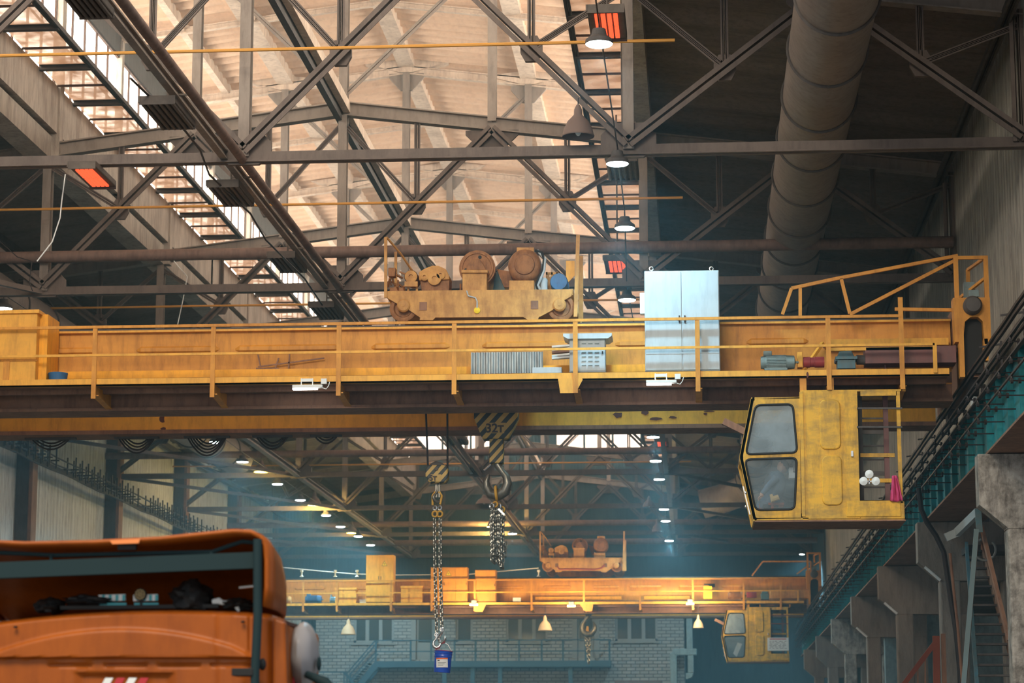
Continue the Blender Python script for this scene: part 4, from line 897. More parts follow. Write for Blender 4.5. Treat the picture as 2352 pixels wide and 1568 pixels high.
o = MB().lathe(P(1845, 832, CN + .5), (1, 0, 0), [(0, 0), (.1, 0), (.1, .12), (.09, .13), (.09, .2), (.1, .21), (.1, .38), (0, .38)], 18).build('red_coupling', M_RED); tag(o, 'small red ribbed coupling between the grey motor and the teal gearbox', 'coupling')
t = thing('gearbox', P(1944, 846, CN + .3), 'dusty teal gearbox on the near crane walkway right of the red coupling', 'gearbox')
MB().prism([(P(x, y, CN).x, P(x, y, CN).z) for x, y in ((1922, 818), (1930, 800), (1958, 798), (1967, 816), (1967, 822), (1921, 822))], CN + .3, CN + .7).build('gearbox_cover', M_TEALM, t, bevel=.015)
MB().pbox(1924, 822, 1965, 846, CN + .3, .4).build('gearbox_base', M_TEALM, t, bevel=.01); MB().pbox(1919, 818, 1969, 824, CN + .27, .46).build('gearbox_flange', M_TEALM, t)
MB().cyl(P(1967, 826, CN + .5), P(1988, 826, CN + .5), .09, 14).build('output_shaft', M_STEELD, t)
t = thing('shaft_guard', P(2090, 833, CN + .4), 'long maroon shaft guard box at the right end of the near walkway', 'guard')
MB().pbox(1987, 794, 2197, 811, CN + .35, .5).build('guard_top', M_MAR, t, bevel=.02); MB().pbox(1988, 808, 2196, 833, CN + .32, .5).build('guard_front', M_RED if False else M_MAR, t)
for x in (2032, 2150): MB().pbox(x, 833, x + 3, 848, CN + .5, .05).build('guard_foot', M_MAR, t)
# LED battens below the near walkway
for (x0, x1, y, lbl) in ((671, 740, 889, 'left'), (1484, 1554, 878, 'right')):
    t = thing('batten_light', P((x0 + x1) / 2, y, CN - .1), 'white LED batten light under the near crane walkway, the %s one' % lbl, 'light', 'batten lights under the near walkway')
    MB().pbox(x0, y - 6, x1, y + 1, CN - .14, .1).build('batten_housing', M_WHITE, t, bevel=.01); MB().pbox(x0 + 1, y + 1, x1 - 12, y + 5, CN - .13, .09).build('batten_tube', M_TUBE, t)
    m = MB(); m.bar(P(x0 + 21, y - 20, CN - .03), P(x0 + 21, y - 5, CN - .08), .02, .02).bar(P(x0 + 47, y - 20, CN - .03), P(x0 + 47, y - 5, CN - .08), .02, .02); m.pbox(x0 + 20, y - 20, x0 + 48, y - 13, CN - .05, .02); m.build('batten_bracket', M_WHITE, t)
    MB().pbox(x0 + 66, y - 20, x0 + 79, y - 8, CN - .08, .06).build('driver_box', M_WHITE, t)
    MB().tube([P(x0 + 66, y, CN - .08), P(x0 + 78, y + 4, CN - .1), P(x0 + 84, y - 4, CN - .08), P(x0 + 86, y - 12, CN - .06)], .008, 6).build('lamp_cable', M_WHITE, t)
    area_light('batten_glow', P((x0 + x1) / 2, y + 7, CN - .08), .5, .08, 9, (1, .96, .88), (0, .25, -1), t)
# festoon cables below the rear girder
for k, (xa, xb, yb_, n) in enumerate(((60, 172, 1032, 3), (265, 362, 1040, 4), (425, 525, 1046, 5), (582, 668, 1031, 3), (715, 782, 1018, 3))):
    t = thing('festoon_loop', P((xa + xb) / 2, yb_, 47.7), 'black drooping cable loop below the near crane, %s from the left edge' % ORD[k], 'cable loop', 'festoon cable loops under the near crane')
    for j in range(n):
        pts = []
        for i in range(15):
            u = i / 14; pts.append(P(xa + j * 5 + (xb - xa - j * 8) * u, 985 + (yb_ - 985 - j * 7) * math.sin(math.pi * u) ** .7, 47.75 + j * .05))
        MB().tube(pts, .018, 6).build('cable', M_CABLE, t)
    za = P(xa, 985, 47.7); MB().box(za.x - .02, P(xb, 985, 47.7).x + .02, 47.68, 47.8, 6.56, 6.6).build('cable_carrier', M_STEELD, t)
# ================================================================== things on the far crane
cabinet(840, 1274, 905, 1383, CF + .15, .6, M_YEL2, 'tallest yellow double door cabinet on the far crane, warning triangle on its right door', warn=[(883, 1294)])
cabinet(989, 1302, 1074, 1381, CF + .15, .6, M_YEL, 'three door yellow cabinet on the far crane behind the hanging chains', doors=3, warn=[(1030, 1316)])
cabinet(1091, 1308, 1139, 1381, CF + .15, .6, M_YEL, 'plain yellow cabinet without a sign, rightmost of the tall ones on the far crane', doors=1)
for (x0, x1, y0, y1, lb) in ((770, 818, 1349, 1386, 'low yellow chest with a lid on the far crane, left of the tallest cabinet'), (921, 970, 1345, 1383, 'low yellow chest with a lid on the far crane, between the tall cabinets')):
    t = thing('storage_chest', P((x0 + x1) / 2, y1, CF + .4), lb, 'chest')
    MB().pbox(x0, y0 + 5, x1, y1, CF + .2, .5).build('chest_body', M_YEL2, t); MB().pbox(x0 - 1, y0, x1 + 1, y0 + 5, CF + .15, .6).build('chest_lid', M_YEL2, t); MB().pbox(x0 + 16, y0 + 6, x0 + 20, y1, CF + .18, .02).build('chest_strap', M_YEL, t)
motor(700, 1366, 738, 1386, CF + .3, M_BLUEM, 'dark blue electric motor at the left of the far crane walkway')
motor(757, 1369, 771, 1386, CF + .3, mat('motor_pale_blue', (.2, .35, .45), .5), 'small pale blue motor left of the low chest on the far crane')
motor(644, 1368, 668, 1389, CF + .3, M_TROL, 'ochre motor beside the truck fairing on the far crane')
motor(1672, 1358, 1712, 1376, CF + .3, M_RUST, 'brown finned motor at the right of the far crane walkway')
o = MB().pbox(1715, 1359, 1738, 1372, CF + .3, .3).build('red_coupling', M_RED, bevel=.02); tag(o, 'small red coupling guard right of the brown motor on the far crane', 'coupling')
t = thing('gearbox', P(1757, 1376, CF + .3), 'dark gearbox on the far crane right of the red coupling guard', 'gearbox')
MB().pbox(1748, 1362, 1766, 1376, CF + .3, .4).build('gearbox_base', M_TEALM, t, bevel=.02); MB().pbox(1750, 1357, 1764, 1362, CF + .35, .3).build('gearbox_cover', M_TEALM, t, bevel=.02)
o = MB().pbox(1768, 1354, 1862, 1374, CF + .3, .4).build('shaft_guard', M_TROL, bevel=.03); tag(o, 'long rusty shaft guard at the right end of the far crane', 'guard')
t = thing('control_cabinet', P(1625, 1376, CF + .1), 'small bright yellow control box near the right end of the far crane', 'control box')
MB().pbox(1616, 1346, 1635, 1374, CF + .1, .3).build('cabinet_body', M_YWARN, t); MB().pbox(1617, 1340, 1642, 1348, CF + 1.19, .02).build('recess', M_BLK, t)
o = MB().pbox(1178, 1372, 1196, 1381, CF + .3, .2).build('white_box', M_WHITE); tag(o, 'small white box on the far crane walkway right of the tall cabinets', 'box')
o = MB().pbox(826, 1377, 840, 1384, CF + .3, .2).build('white_box', M_WHITE); tag(o, 'small white box at the foot of the tallest yellow cabinet', 'box')
# wires and insulators on top of the far crane
t = thing('trolley_wire', P(950, 1316, CF + 2), 'thin pale wire on small insulator posts along the far crane top', 'wire')
wp = [(640, 1302), (770, 1314), (820, 1318), (918, 1320), (1075, 1319), (1145, 1312), (1237, 1304)]
MB().tube([P(x, y, CF + 1.5) for x, y in wp], .02, 5).build('wire', M_WHITE, t)
for x, y in ((770, 1314), (820, 1318), (693, 1308), (1237, 1304)): MB().lathe(P(x, 1324, CF + 1.5), (0, 0, 1), [(.1, 0), (.03, .06), (.03, .2), (.07, .22), (.07, .3), (0, .3)], 10).build('insulator_post', M_WHITE, t)
# flood lamps fixed under the far crane walkway
for x, y, e in ((1088, 1383, 130), (1312, 1386, 120), (1585, 1381, 170)):
    t = thing('flood_lamp', P(x, y, CF - .2), 'small grey flood lamp throwing warm light on the far crane, ' + {1088: 'under the plain cabinet', 1312: 'middle one', 1585: 'above the right bell lamp'}[x], 'flood lamp', 'flood lamps on the far crane')
    MB().pbox(x - 6, y - 5, x + 6, y + 5, CF - .3, .3).build('lamp_housing', M_MOTOR, t, bevel=.02)
    MB().pbox(x - 9, y + 3, x + 9, y + 7, CF - .28, .14).build('lamp_glass', M_WARM, t)
    area_light('flood_glow', P(x, y + 10, CF - 1.5), 1.2, .4, e, (1, .77, .40), (0, .9, .38), t)
# bell lamps hanging under the far crane
def bell(x, ytop, ybot, w, D, m, label, ywire, lit=None, group='bell lamps'):
    c = P(x, ybot, D); h = P(x, ytop, D).z - c.z; r = w / 2 * D / 5500 * 1.0; t = thing('bell_lamp', c, label, 'lamp', group)
    MB().lathe(c, (0, 0, 1), [(r, 0), (r * 1.02, h * .03), (r * .98, h * .06), (r * .88, h * .25), (r * .68, h * .45), (r * .38, h * .6), (r * .27, h * .66), (r * .25, h * .82), (r * .12, h * .95), (0, h)], 28).lathe(c, (0, 0, 1), [(r * .97, .005), (r * .8, h * .24), (r * .55, h * .44), (0, h * .52)], 28).build('bell_shade', m, t)
    top = P(x, ytop, D); ww = P(x, ywire, D)
    MB().cyl(top - Vector((0, 0, .02)), ww, .012, 6).build('hanging_rod', M_CABLE, t)
    MB().blob(c + Vector((0, 0, h * .22)), r * .22, r * .22, h * .2).build('lamp_bulb', M_SOD if lit else M_WHITE, t)
    if lit:
        MB().lathe(c, (0, 0, 1), [(0, .012), (r * .8, .012), (r * .93, .0)], 20).build('lit_rim', M_SOD, t)
        l = bpy.data.lights.new('sodium_glow', 'POINT'); l.energy = lit * 14; l.color = (1, .74, .22); l.shadow_soft_size = .12; o = bpy.data.objects.new('sodium_glow', l); COL.objects.link(o); o.parent = t; o.location = (0, 0, -.12)
    return t
bell(800, 1420, 1457, 34, CF + .02, M_BELLF, 'cream bell lamp hanging under the left of the far crane', 1387)
bell(1252, 1412, 1448, 32, CF + .02, M_BELLF, 'cream bell lamp hanging under the middle of the far crane', 1386)
bell(1604, 1411, 1442, 24, CF + .02, M_BELLF, 'smaller bell lamp on a kinked arm under the right of the far crane', 1388)
bell(1328, 238, 314, 76, T[0] - .4, M_BELL, 'big dark dusty bell lamp hanging at the nearest truss beside the blue-white lamps', 225)
bell(1112, 1135, 1158, 40, T[5] - .4, M_BELL, 'dusty unlit bell lamp behind the big hook', 1110)
bell(600, 1055, 1084, 36, T[4] - 1.5, M_BELL, 'lit yellow bell lamp, upper left of the chain of hanging lamps', 1048, 10)
bell(722, 1128, 1160, 32, T[5] - 1, M_BELL, 'lit yellow bell lamp in the middle, above a glowing beam', 1118, 40)
bell(808, 1196, 1224, 26, T[6] - 1, M_BELL, 'lit yellow bell lamp lower right in the left row', 1188, 10)
bell(1128, 1190, 1210, 20, T[6] - 1, M_BELL, 'small lit yellow bell lamp beside the bundled chains', 1180, 45)
bell(1491, 1138, 1165, 30, T[5] - .5, M_BELL, 'dusty unlit bell lamp near the right row of white lamps', 1128)
bell(1510, 1190, 1222, 26, T[6] - .5, M_BELL, 'dusty unlit bell lamp above the distant trolley', 1180)
# high bay LED lamps
def led(x, y, label, grp, H=10.6, r=.2, e=2200, wire=True):
    k = P(x, y, 1.0); D = H / k.z; c = P(x, y, D); t = thing('high_bay_lamp', c, label, 'lamp', grp)
    MB().lathe(c, (0, 0, 1), [(r, -.01), (r * 1.05, .02), (r, .06), (r * .6, .12), (r * .5, .22), (0, .24)], 20).build('lamp_housing', M_STEELD, t)
    MB().lathe(c, (0, 0, 1), [(0, -.03), (r * .9, -.025), (r, -.01)], 20).build('led_disc', M_LED, t)
    MB().cyl(c + Vector((0, 0, .2)), (c.x, c.y, c.z + .34), .01, 5).build('hanging_wire', M_CABLE, t)
    l = bpy.data.lights.new('led_glow', 'SPOT'); l.energy = e; l.spot_size = 2.6; l.spot_blend = .6; l.color = (.40, .80, 1.0); l.shadow_soft_size = .2
    o = bpy.data.objects.new('led_glow', l); COL.objects.link(o); o.parent = t; o.location = (0, 0, -.06)
LL = [(8, 708), (495, 1015), (557, 1060), (637, 1111), (690, 1148), (749, 1183), (782, 1209), (823, 1231), (851, 1251)]
for i, q in enumerate(LL): led(*q, 'round blue-white lamp, %s from the camera in the left hanging row' % ORD[i], 'left row of blue-white hanging lamps', e=2300)
RL = [(1376, 100), (1418, 375), (1435, 523), (1440, 688), (1500, 1003), (1506, 1058), (1514, 1100), (1525, 1169), (1529, 1196), (1537, 1241)]
for i, q in enumerate(RL): led(*q, 'round blue-white lamp, %s from the top in the right hanging row' % ORD[i], 'right row of blue-white hanging lamps', e=1200 if i < 4 else 1700)
led(1177, 1225, 'single blue-white lamp right of the bundled chains', 'single lamps')
led(1842, 1272, 'tiny blue-white lamp beside the far end of the right wall', 'single lamps', H=10.2, r=.12)
# cables linking the lamps
for row, nm in ((LL, 'left'), (RL, 'right')):
    pts = []
    for i in range(len(row) - 1):
        a = P(*row[i], 1); b = P(*row[i + 1], 1); a = a * (10.6 / a.z); b = b * (10.6 / b.z)
        for u in range(6): q = a.lerp(b, u / 6); q.z += .33; pts.append(q)
    pts = [Vector((pts[0].x, 30, pts[0].z))] + pts + [Vector((pts[-1].x, 125.9, pts[-1].z))]
    o = MB().tube(pts, .014, 5).build('lamp_cable', M_CABLE); tag(o, 'thin black cable carrying the %s row of blue-white lamps' % nm, 'cable')
# ================================================================== infrared heaters
def heater(x, y, w, label, lit=False, H=10.55, grp='black ribbed heaters'):
    k = P(x, y, 1.0); D = H / k.z; c = P(x, y, D); s = w * D / 5500 / 2
    t = thing('infrared_heater', c, label, 'heater', grp)
    L = .78
    MB().box(c.x - s, c.x + s, c.y - L, c.y + L, c.z + .06, c.z + .16).build('heater_housing', M_HEAT, t, bevel=.02)
    n = 6
    for i in range(n):
        x0 = c.x - s + (i + .15) * 2 * s / n; x1 = x0 + 1.4 * s / n
        if lit:
            if i in (0, n - 1): continue
            m = MB().box(x0, x1, c.y - L * .8, c.y - .03, c.z + .03, c.z + .06).box(x0, x1, c.y + .03, c.y + L * .8, c.z + .03, c.z + .06); m.build('glowing_panel', M_GLOW, t)
        else:
            MB().tube([((x0 + x1) / 2, c.y - L, c.z + .04), ((x0 + x1) / 2, c.y + L, c.z + .04)], s / n * .62, 8).build('heater_rib', M_HEAT, t)
    m = MB().bar((c.x - s, c.y - L, c.z + .16), (c.x - s, c.y - L, c.z + .05), .03, .05)
    m.box(c.x - s, c.x + s, c.y - L, c.y + L, c.z + .14, c.z + .17)
    for yy in (c.y - L, c.y + L): m.bar((c.x - s, yy, c.z + .08), (c.x + s, yy, c.z + .08), .03, .12)
    m.cyl((c.x, c.y, c.z + .16), (c.x, c.y, 15.75 if H > 11.5 else (c.z + .5 if not lit else c.z + .3)), .02, 6)
    if H < 10.55: m.bar((c.x, c.y, c.z + .4), (RX - .1, c.y, c.z + .4), .03, .03)
    m.build('heater_frame', M_HEAT, t)
    return t
HP = [(190, 8), (385, 272), (530, 455), (660, 612), (750, 722)]
for i, q in enumerate(HP): heater(*q, (88, 86, 76, 66, 60)[i], 'black ribbed overhead heater hanging below the middle tie, %s from the top left' % ORD[i], H=10.5)
heater(1050, 1016, 44, 'black ribbed heater seen under the near crane left of the striped hook block', H=10.9)
heater(1088, 1080, 40, 'black ribbed heater just left of the big hook', H=10.9)
heater(212, 414, 66, 'glowing orange-red heater at the left under the low roof', True, H=10.6, grp='glowing heaters')
heater(1395, 66, 88, 'glowing red heater right above the first blue-white lamp', True, H=11.9, grp='glowing heaters')
heater(1430, 395, 74, 'teal-tinted dark heater box behind the second blue-white lamp', False, H=11.6)
heater(1418, 616, 60, 'small glowing red heater left of the tall grey cabinet', True, H=11.9, grp='glowing heaters')
heater(1520, 1022, 30, 'tiny glowing heater behind the right row of lamps below the crane', True, H=11.6, grp='glowing heaters')
pts = [P(x, y, D) for x, y, D in ((300, 180, 36), (425, 300, 39), (460, 345, 40.5), (480, 400, 42), (575, 490, 44), (610, 550, 46), (650, 590, 48), (700, 640, 50), (740, 700, 52))]
o = MB().tube(pts, .02, 6).build('heater_cable', M_CABLE); tag(o, 'twisted black cable running from heater to heater', 'cable')
for i, (pp, D_) in enumerate(((((150, 400), (142, 460), (138, 500), (120, 555), (85, 600)), 43), (((395, 575), (400, 600), (430, 635), (420, 690), (408, 745)), 55), (((0, 555), (40, 590), (73, 600), (68, 650), (75, 668)), 52))):
    o = MB().tube([P(x, y, D_) for x, y in pp], .013, 6).build('loose_cable', M_WHITE if i < 2 else M_CABLE); tag(o, ['pale loose cable dangling in front of the dark left roof', 'pale loose cable dangling above the near crane at left', 'dark cable loops hanging at the left edge over the yellow housing'][i], 'cable')
# ================================================================== hooks, chains, bucket
DH = 45.9
def h(x, y, d=0): q = P(x, y, DH); return Vector((q.x, DH + d, q.z))
def link_chain(mb, pts, r=.011, L=.1, W=.06):
    pts = [Vector(p) for p in pts]; seg = [(pts[i + 1] - pts[i]).length for i in range(len(pts) - 1)]; tot = sum(seg); n = int(tot / (L * .78)); k = 0
    for i in range(n):
        s = (i + .5) * tot / n; j = 0
        while j < len(seg) - 1 and s > seg[j]: s -= seg[j]; j += 1
        d = (pts[j + 1] - pts[j]).normalized(); c = pts[j] + d * s; u = d.cross(Vector((0, 1, 0)))
        if u.length < .1: u = Vector((1, 0, 0))
        u.normalize(); v = d.cross(u); side = (u * .8 + v * .6) if i % 2 else (v * .8 - u * .6)
        loop = []
        for a in range(8):
            t_ = 2 * math.pi * a / 8; loop.append(c + d * (math.sin(t_) * L / 2) + side * (math.cos(t_) * W / 2))
        mb.tube(loop + loop[:1], r, 5, caps=False)
    return mb
t = thing('hook_block', h(1141, 1065), 'big striped hook block marked 32 above a large forged hook', 'hook block')
MB().prism([(h(x, 0).x, h(1141, y).z) for x, y in ((1093, 925), (1190, 925), (1190, 962), (1170, 1010), (1112, 1010), (1093, 962))], DH - .2, DH + .2).build('block_cheek', M_HAZ, t, bevel=.02)
a, b = h(1125, 1065), h(1157, 1004); MB().box(a.x, b.x, DH - .13, DH + .13, a.z, b.z).build('block_neck', M_HAZ2, t, bevel=.02)
for k in range(4): MB().cyl((h(1105 + k * 23, 0).x, DH, h(1141, 940).z), (h(1105 + k * 23, 0).x, DH, 7.9), .016, 8).build('hoist_rope', M_CABLE, t)
MB().lathe((h(1141, 0).x, DH - .1, h(1141, 945).z), (0, 1, 0), [(0, 0), (.34, 0), (.34, .2), (0, .2)], 30).build('sheave', M_STEELD, t)
M_TAN = mat('stencil_ground', (.50, .34, .13), .7)
m = MB(); m.prism([(h(x, y).x, h(x, y).z) for x, y in ((1118, 974), (1164, 974), (1160, 998), (1121, 998))], DH - .212, DH - .2); m.build('number_ground', M_TAN, t)
text('32т', 'load_marking', (h(1140, 0).x, DH - .218, h(1140, 986).z), .24, M_INK, t, bold=.006)
def hook(t, c, s, ang=0):
    pts = [(0, .95), (0, .62), (-.02, .45), (-.14, .28), (-.28, .10), (-.33, -.12), (-.24, -.36), (-.03, -.48), (.2, -.42), (.34, -.22), (.36, -.02), (.30, .12), (.27, .2)]
    r = [.1, .11, .13, .10, .12, .15, .17, .18, .16, .13, .10, .06, .02]
    return MB().tube([(c[0] + x * s, c[1] + x * ang * s, c[2] + z * abs(s)) for x, z in pts], [q * abs(s) for q in r], 14)
hc = h(1140, 1100); hook(t, (hc.x + .02, DH, hc.z - .02), -.62, -.3).build('forged_hook', M_HOOK, t)
# hinged guard behind the hook
m = MB(); m.prism([(h(x, y).x, h(x, y).z) for x, y in ((1143, 1068), (1152, 1072), (1170, 1092), (1176, 1112), (1175, 1128), (1166, 1118), (1156, 1098))], DH - .08, DH + .18); m.build('hook_plate', M_HOOK, t, bevel=.02)
MB().tube([h(1128, 1068, -.12), h(1118, 1078, -.14), h(1113, 1082, -.14)], .018, 6).build('hook_latch', M_CHROME, t)
t = thing('chain_sling', h(1141, 1300), 'heavy bundle of steel lifting chains hanging from the big hook', 'chain sling')
MB().ring(h(1140, 1133, -.02), (1, 0, .1), .13, .028, 20, 8).build('master_link', M_BRASS, t)
for k, (x, y) in enumerate(((1130, 1162), (1138, 1158), (1146, 1163), (1154, 1170))): MB().ring(h(x, y, -.02), (.5, .8, 0), .05, .018, 14, 6).build('coupling_link', M_BRASS if k % 2 else M_CHROME, t)
random.seed(12)
for k in range(7):
    x0 = 1127 + k * 4.6; y1 = random.uniform(1270, 1306); dd = random.uniform(-.14, .14); x1 = 1129 + k * 4.2
    pts = [h(x0 + 3, 1168, dd), h(x0, 1200, dd), h(x1, 1250, dd), h(x1 + random.uniform(-2, 2), y1, dd), h(x1 + 5, y1 + 3, dd + .04), h(x1 + 7, y1 - 30, dd + .05)]
    link_chain(MB(), pts, .015, .105, .065).build('chain_leg', M_CHAIN, t)
m = MB(); m.bar(h(1146, 1170, -.15), h(1160, 1184, -.15), .03, .04); m.build('shortening_clutch', M_CHROME, t)
# small hook block
t = thing('hook_block', h(1004, 1110), 'small rounded striped hook block marked 5, left of the big one', 'hook block')
for x0, x1 in ((979, 983), (1031, 1028)): MB().cyl((h(x0, 0).x, DH, 7.9), h(x1, 1075), .02, 8).build('hoist_rope', M_CABLE, t)
c = h(1004, 1084); MB().lathe((c.x, DH - .1, c.z), (0, 1, 0), [(0, 0), (.17, 0), (.2, .03), (.2, .17), (.17, .2), (0, .2)], 32).build('sheave', M_STEELD, t)
MB().prism([(h(x, y).x, h(x, y).z) for x, y in ((978, 1078), (984, 1069), (1022, 1069), (1030, 1076), (1031, 1098), (1024, 1110), (988, 1110), (979, 1096))], DH - .14, DH + .14).build('block_cheek', M_HAZ2, t, bevel=.03)
MB().prism([(h(x, y).x, h(x, y).z) for x, y in ((991, 1091), (1015, 1091), (1015, 1107), (991, 1107))], DH - .146, DH - .14).build('number_ground', M_TAN, t)
text('5т', 'load_marking', (h(1003, 0).x, DH - .166, h(1003, 1099).z), .15, M_INK, t, bold=.004)
MB().lathe((c.x, DH - .14, c.z + .05), (0, -1, 0), [(.035, 0), (.035, .03), (0, .03)], 14).build('sheave_pin', M_STEELD, t)
m = MB(); m.bar(h(1002, 1110), h(1002, 1142), .04, .04).bar(h(1009, 1110), h(1009, 1142), .03, .03); m.build('hook_shank', M_HOOK, t)
hc = h(1005, 1140); hook(t, (hc.x, DH, hc.z), .22, .6).build('forged_hook', M_HOOK, t)
t = thing('chain_sling', h(1008, 1475), 'long two legged chain sling hanging from the small hook', 'chain sling')
MB().tube([h(994, 1160, -.02), h(994, 1138, -.02), h(999, 1130), h(1010, 1130), h(1015, 1138), h(1011, 1158)], .022, 8).build('master_link', M_BRASS, t)
for x in (999, 1010):
    MB().ring(h(x, 1166), (.3, 1, 0), .04, .014, 12, 6).build('coupling_link', M_CHROME, t)
    MB().ring(h(x, 1180), (.2, 1, 0), .055, .019, 12, 6).build('shortening_hook', M_BRASS, t)
link_chain(MB(), [h(998, 1188), h(999, 1300), h(1003, 1452)], .014, .1, .062).build('chain_leg', M_CHAIN, t)
link_chain(MB(), [h(1011, 1188), h(1011, 1300), h(1015, 1440)], .014, .1, .062).build('chain_leg', M_CHAIN, t)
for x, y, s, a in ((1003, 1462, .2, .1), (1015, 1450, .2, -1.2)):
    c = h(x, y); MB().ring(c + Vector((0, 0, .04)), (0, 1, 0), .035, .015, 14, 6).build('hook_eye', M_CHROME, t); hook(t, (c.x, DH, c.z - .11), s, a).build('sling_hook', M_CHROME, t)
# blue bucket
t = thing('paint_bucket', h(1016, 1545), 'blue metal bucket with a white label hanging from the chain hooks', 'bucket')
ax = (h(1018, 1496) - h(1014, 1546)).normalized(); c = h(1015, 1544); L = (h(1018, 1496) - h(1014, 1546)).length
MB().lathe(c, ax, [(0, 0), (.155, 0), (.158, .01), (.163, L * .7), (.172, L * .72), (.165, L * .75), (.168, L * .86), (.178, L * .88), (.17, L * .91), (.178, L * .99), (.168, L), (.16, L * .97)], 30).build('bucket_body', M_BUCK, t)
MB().lathe(c, ax, [(.18, L * .985), (.182, L * 1.0), (.17, L * 1.01), (.15, L * .99), (0, L * .99)], 30).build('bucket_lid', M_REDP, t)
m = MB(); m.tube([h(997, 1508), h(999, 1496), h(1007, 1484), h(1013, 1478), h(1022, 1476), h(1029, 1480), h(1037, 1494), h(1038, 1506)], .007, 6); m.build('bucket_handle', M_CHROME, t)
def curved(x0, y0, x1, y1, rr, nm, mt):
    m = MB(); n = 8; vs = []
    for i in range(n + 1):
        for y in (y0, y1):
            u = (x0 + (x1 - x0) * i / n - (1018 - (y - 1496) * .08)) / 20.5; q = h(1016, y); vs.append((c.x + (.004 + (y1 - y) * 0) + rr * u + (1545 - y) * .0005, DH - rr * math.sqrt(max(0, 1 - u * u)), q.z))
    m.add(vs, [(2 * i, 2 * i + 2, 2 * i + 3, 2 * i + 1) for i in range(n)], True); return m.build(nm, mt, t)
curved(1003, 1511, 1029, 1533, .172, 'bucket_label', M_SIGNW); curved(1003, 1511, 1029, 1514, .174, 'label_band', mat('label_orange', (.75, .15, .05), .6)); curved(1006, 1516, 1011, 1518, .1745, 'label_print', M_INK)
for k in range(3): curved(1007, 1521 + k * 3.4, 1025 - k * 3, 1522 + k * 3.4, .1745, 'label_print', M_FRAME)
# the far crane's hook and chain
DF = CF + 2.6
def hf(x, y, d=0): q = P(x, y, DF); return Vector((q.x, DF + d, q.z))
t = thing('crane_hook', hf(1350, 1440), 'distant dark crane hook below the far crane, in front of the brick wall', 'hook')
c = hf(1352, 1436); hook(t, (c.x - .02, DF, c.z), .85, -.3).build('forged_hook', M_HOOK, t); MB().cyl(c + Vector((0, 0, .4)), (c.x, DF, 6.8), .14, 14).build('hook_shank', M_STEELD, t)
t = thing('chain_sling', hf(1350, 1525), 'short chain hanging from the distant hook', 'chain sling')
MB().tube([hf(1349, 1438), hf(1346, 1456), hf(1351, 1456), hf(1350, 1438)], .04, 6).build('master_link', M_BRASS, t)
link_chain(MB(), [hf(1345, 1460), hf(1350, 1500), hf(1352, 1524)], .03, .14, .1).build('chain_leg', M_CHAIN, t); link_chain(MB(), [hf(1352, 1460), hf(1354, 1480), hf(1352, 1520)], .03, .14, .1).build('chain_leg', M_CHAIN, t)
# ================================================================== brick office building at the far end
DB = 120.0
t = thing('brick_building', P(1150, 1700, DB + 2), 'grey brick building with windows below the far crane', 'building')
t.location.z = FL; ORG[t.name] = Vector(t.location)
xw0, xw1 = P(725, 1500, DB).x, P(1572, 1500, DB).x
ops = []
def op(x0, y0, x1, y1): a = P(x0, y1, DB); b = P(x1, y0, DB); ops.append((a.x, b.x, a.z, b.z)); return ops[-1]
wins = [op(812, 1404, 905, 1476), op(1162, 1400, 1258, 1474), op(1413, 1400, 1510, 1472)]
small = [op(1046, 1404, 1086, 1474)]; drs = [op(955, 1408, 997, 1515), op(1326, 1408, 1365, 1511)]
xs = sorted({xw0, xw1, *[o[0] for o in ops], *[o[1] for o in ops]}); m = MB(); TOPZ = 8.6
for a, b in zip(xs[:-1], xs[1:]):
    hit = [o for o in ops if o[0] <= a + 1e-6 and o[1] >= b - 1e-6]
    if hit: m.box(a, b, DB, DB + .3, FL, hit[0][2]).box(a, b, DB, DB + .3, hit[0][3], TOPZ)
    else: m.box(a, b, DB, DB + .3, FL, TOPZ)
m.box(xw0, xw0 + .3, DB + .3, 125.8, FL, TOPZ).box(xw1 - .3, xw1, DB + .3, 125.8, FL, TOPZ)
m.build('brick_wall', M_BRICK, t); MB().box(xw0 - .1, xw1 + .1, DB - .1, 125.8, TOPZ, TOPZ + .15).build('roof_slab', M_CONC, t)
for k, o_ in enumerate(wins + small):
    n = 3 if k < 3 else 1; a, b, c_, d = o_; f = MB(); w = .12
    f.box(a, b, DB + .1, DB + .2, c_, c_ + w).box(a, b, DB + .1, DB + .2, d - w, d).box(a, a + w, DB + .1, DB + .2, c_, d).box(b - w, b, DB + .1, DB + .2, c_, d)
    for i in range(1, n): x = a + (b - a) * i / n; f.box(x - .09, x + .09, DB + .08, DB + .2, c_, d)
    f.box(a - .1, b + .1, DB - .08, DB + .2, c_ - .1, c_); fr = f.build('window_frame', M_FRAME, t)
    MB().box(a, b, DB + .16, DB + .18, c_, d).build('window_pane', M_GLASSD, fr)
for a, b, c_, d in drs:
    f = MB(); f.box(a - .25, b + .25, DB - .04, DB + .2, d, d + .2).box(a - .25, a, DB - .04, DB + .2, c_, d).box(b, b + .25, DB - .04, DB + .2, c_, d); f.build('door_frame', M_FRAME, t)
    dd = MB().box(a, b, DB + .1, DB + .15, c_, d).build('door_leaf', M_FRAME, t); MB().box(a + .12, b - .12, DB + .08, DB + .1, c_ + (d - c_) * .38, d - .1).build('door_glass', M_GLASSD, dd)
m = MB(); m.pbox(1412, 1562, 1520, 1575, DB - .05, .1); m.build('lower_window', M_GLASSD, t)
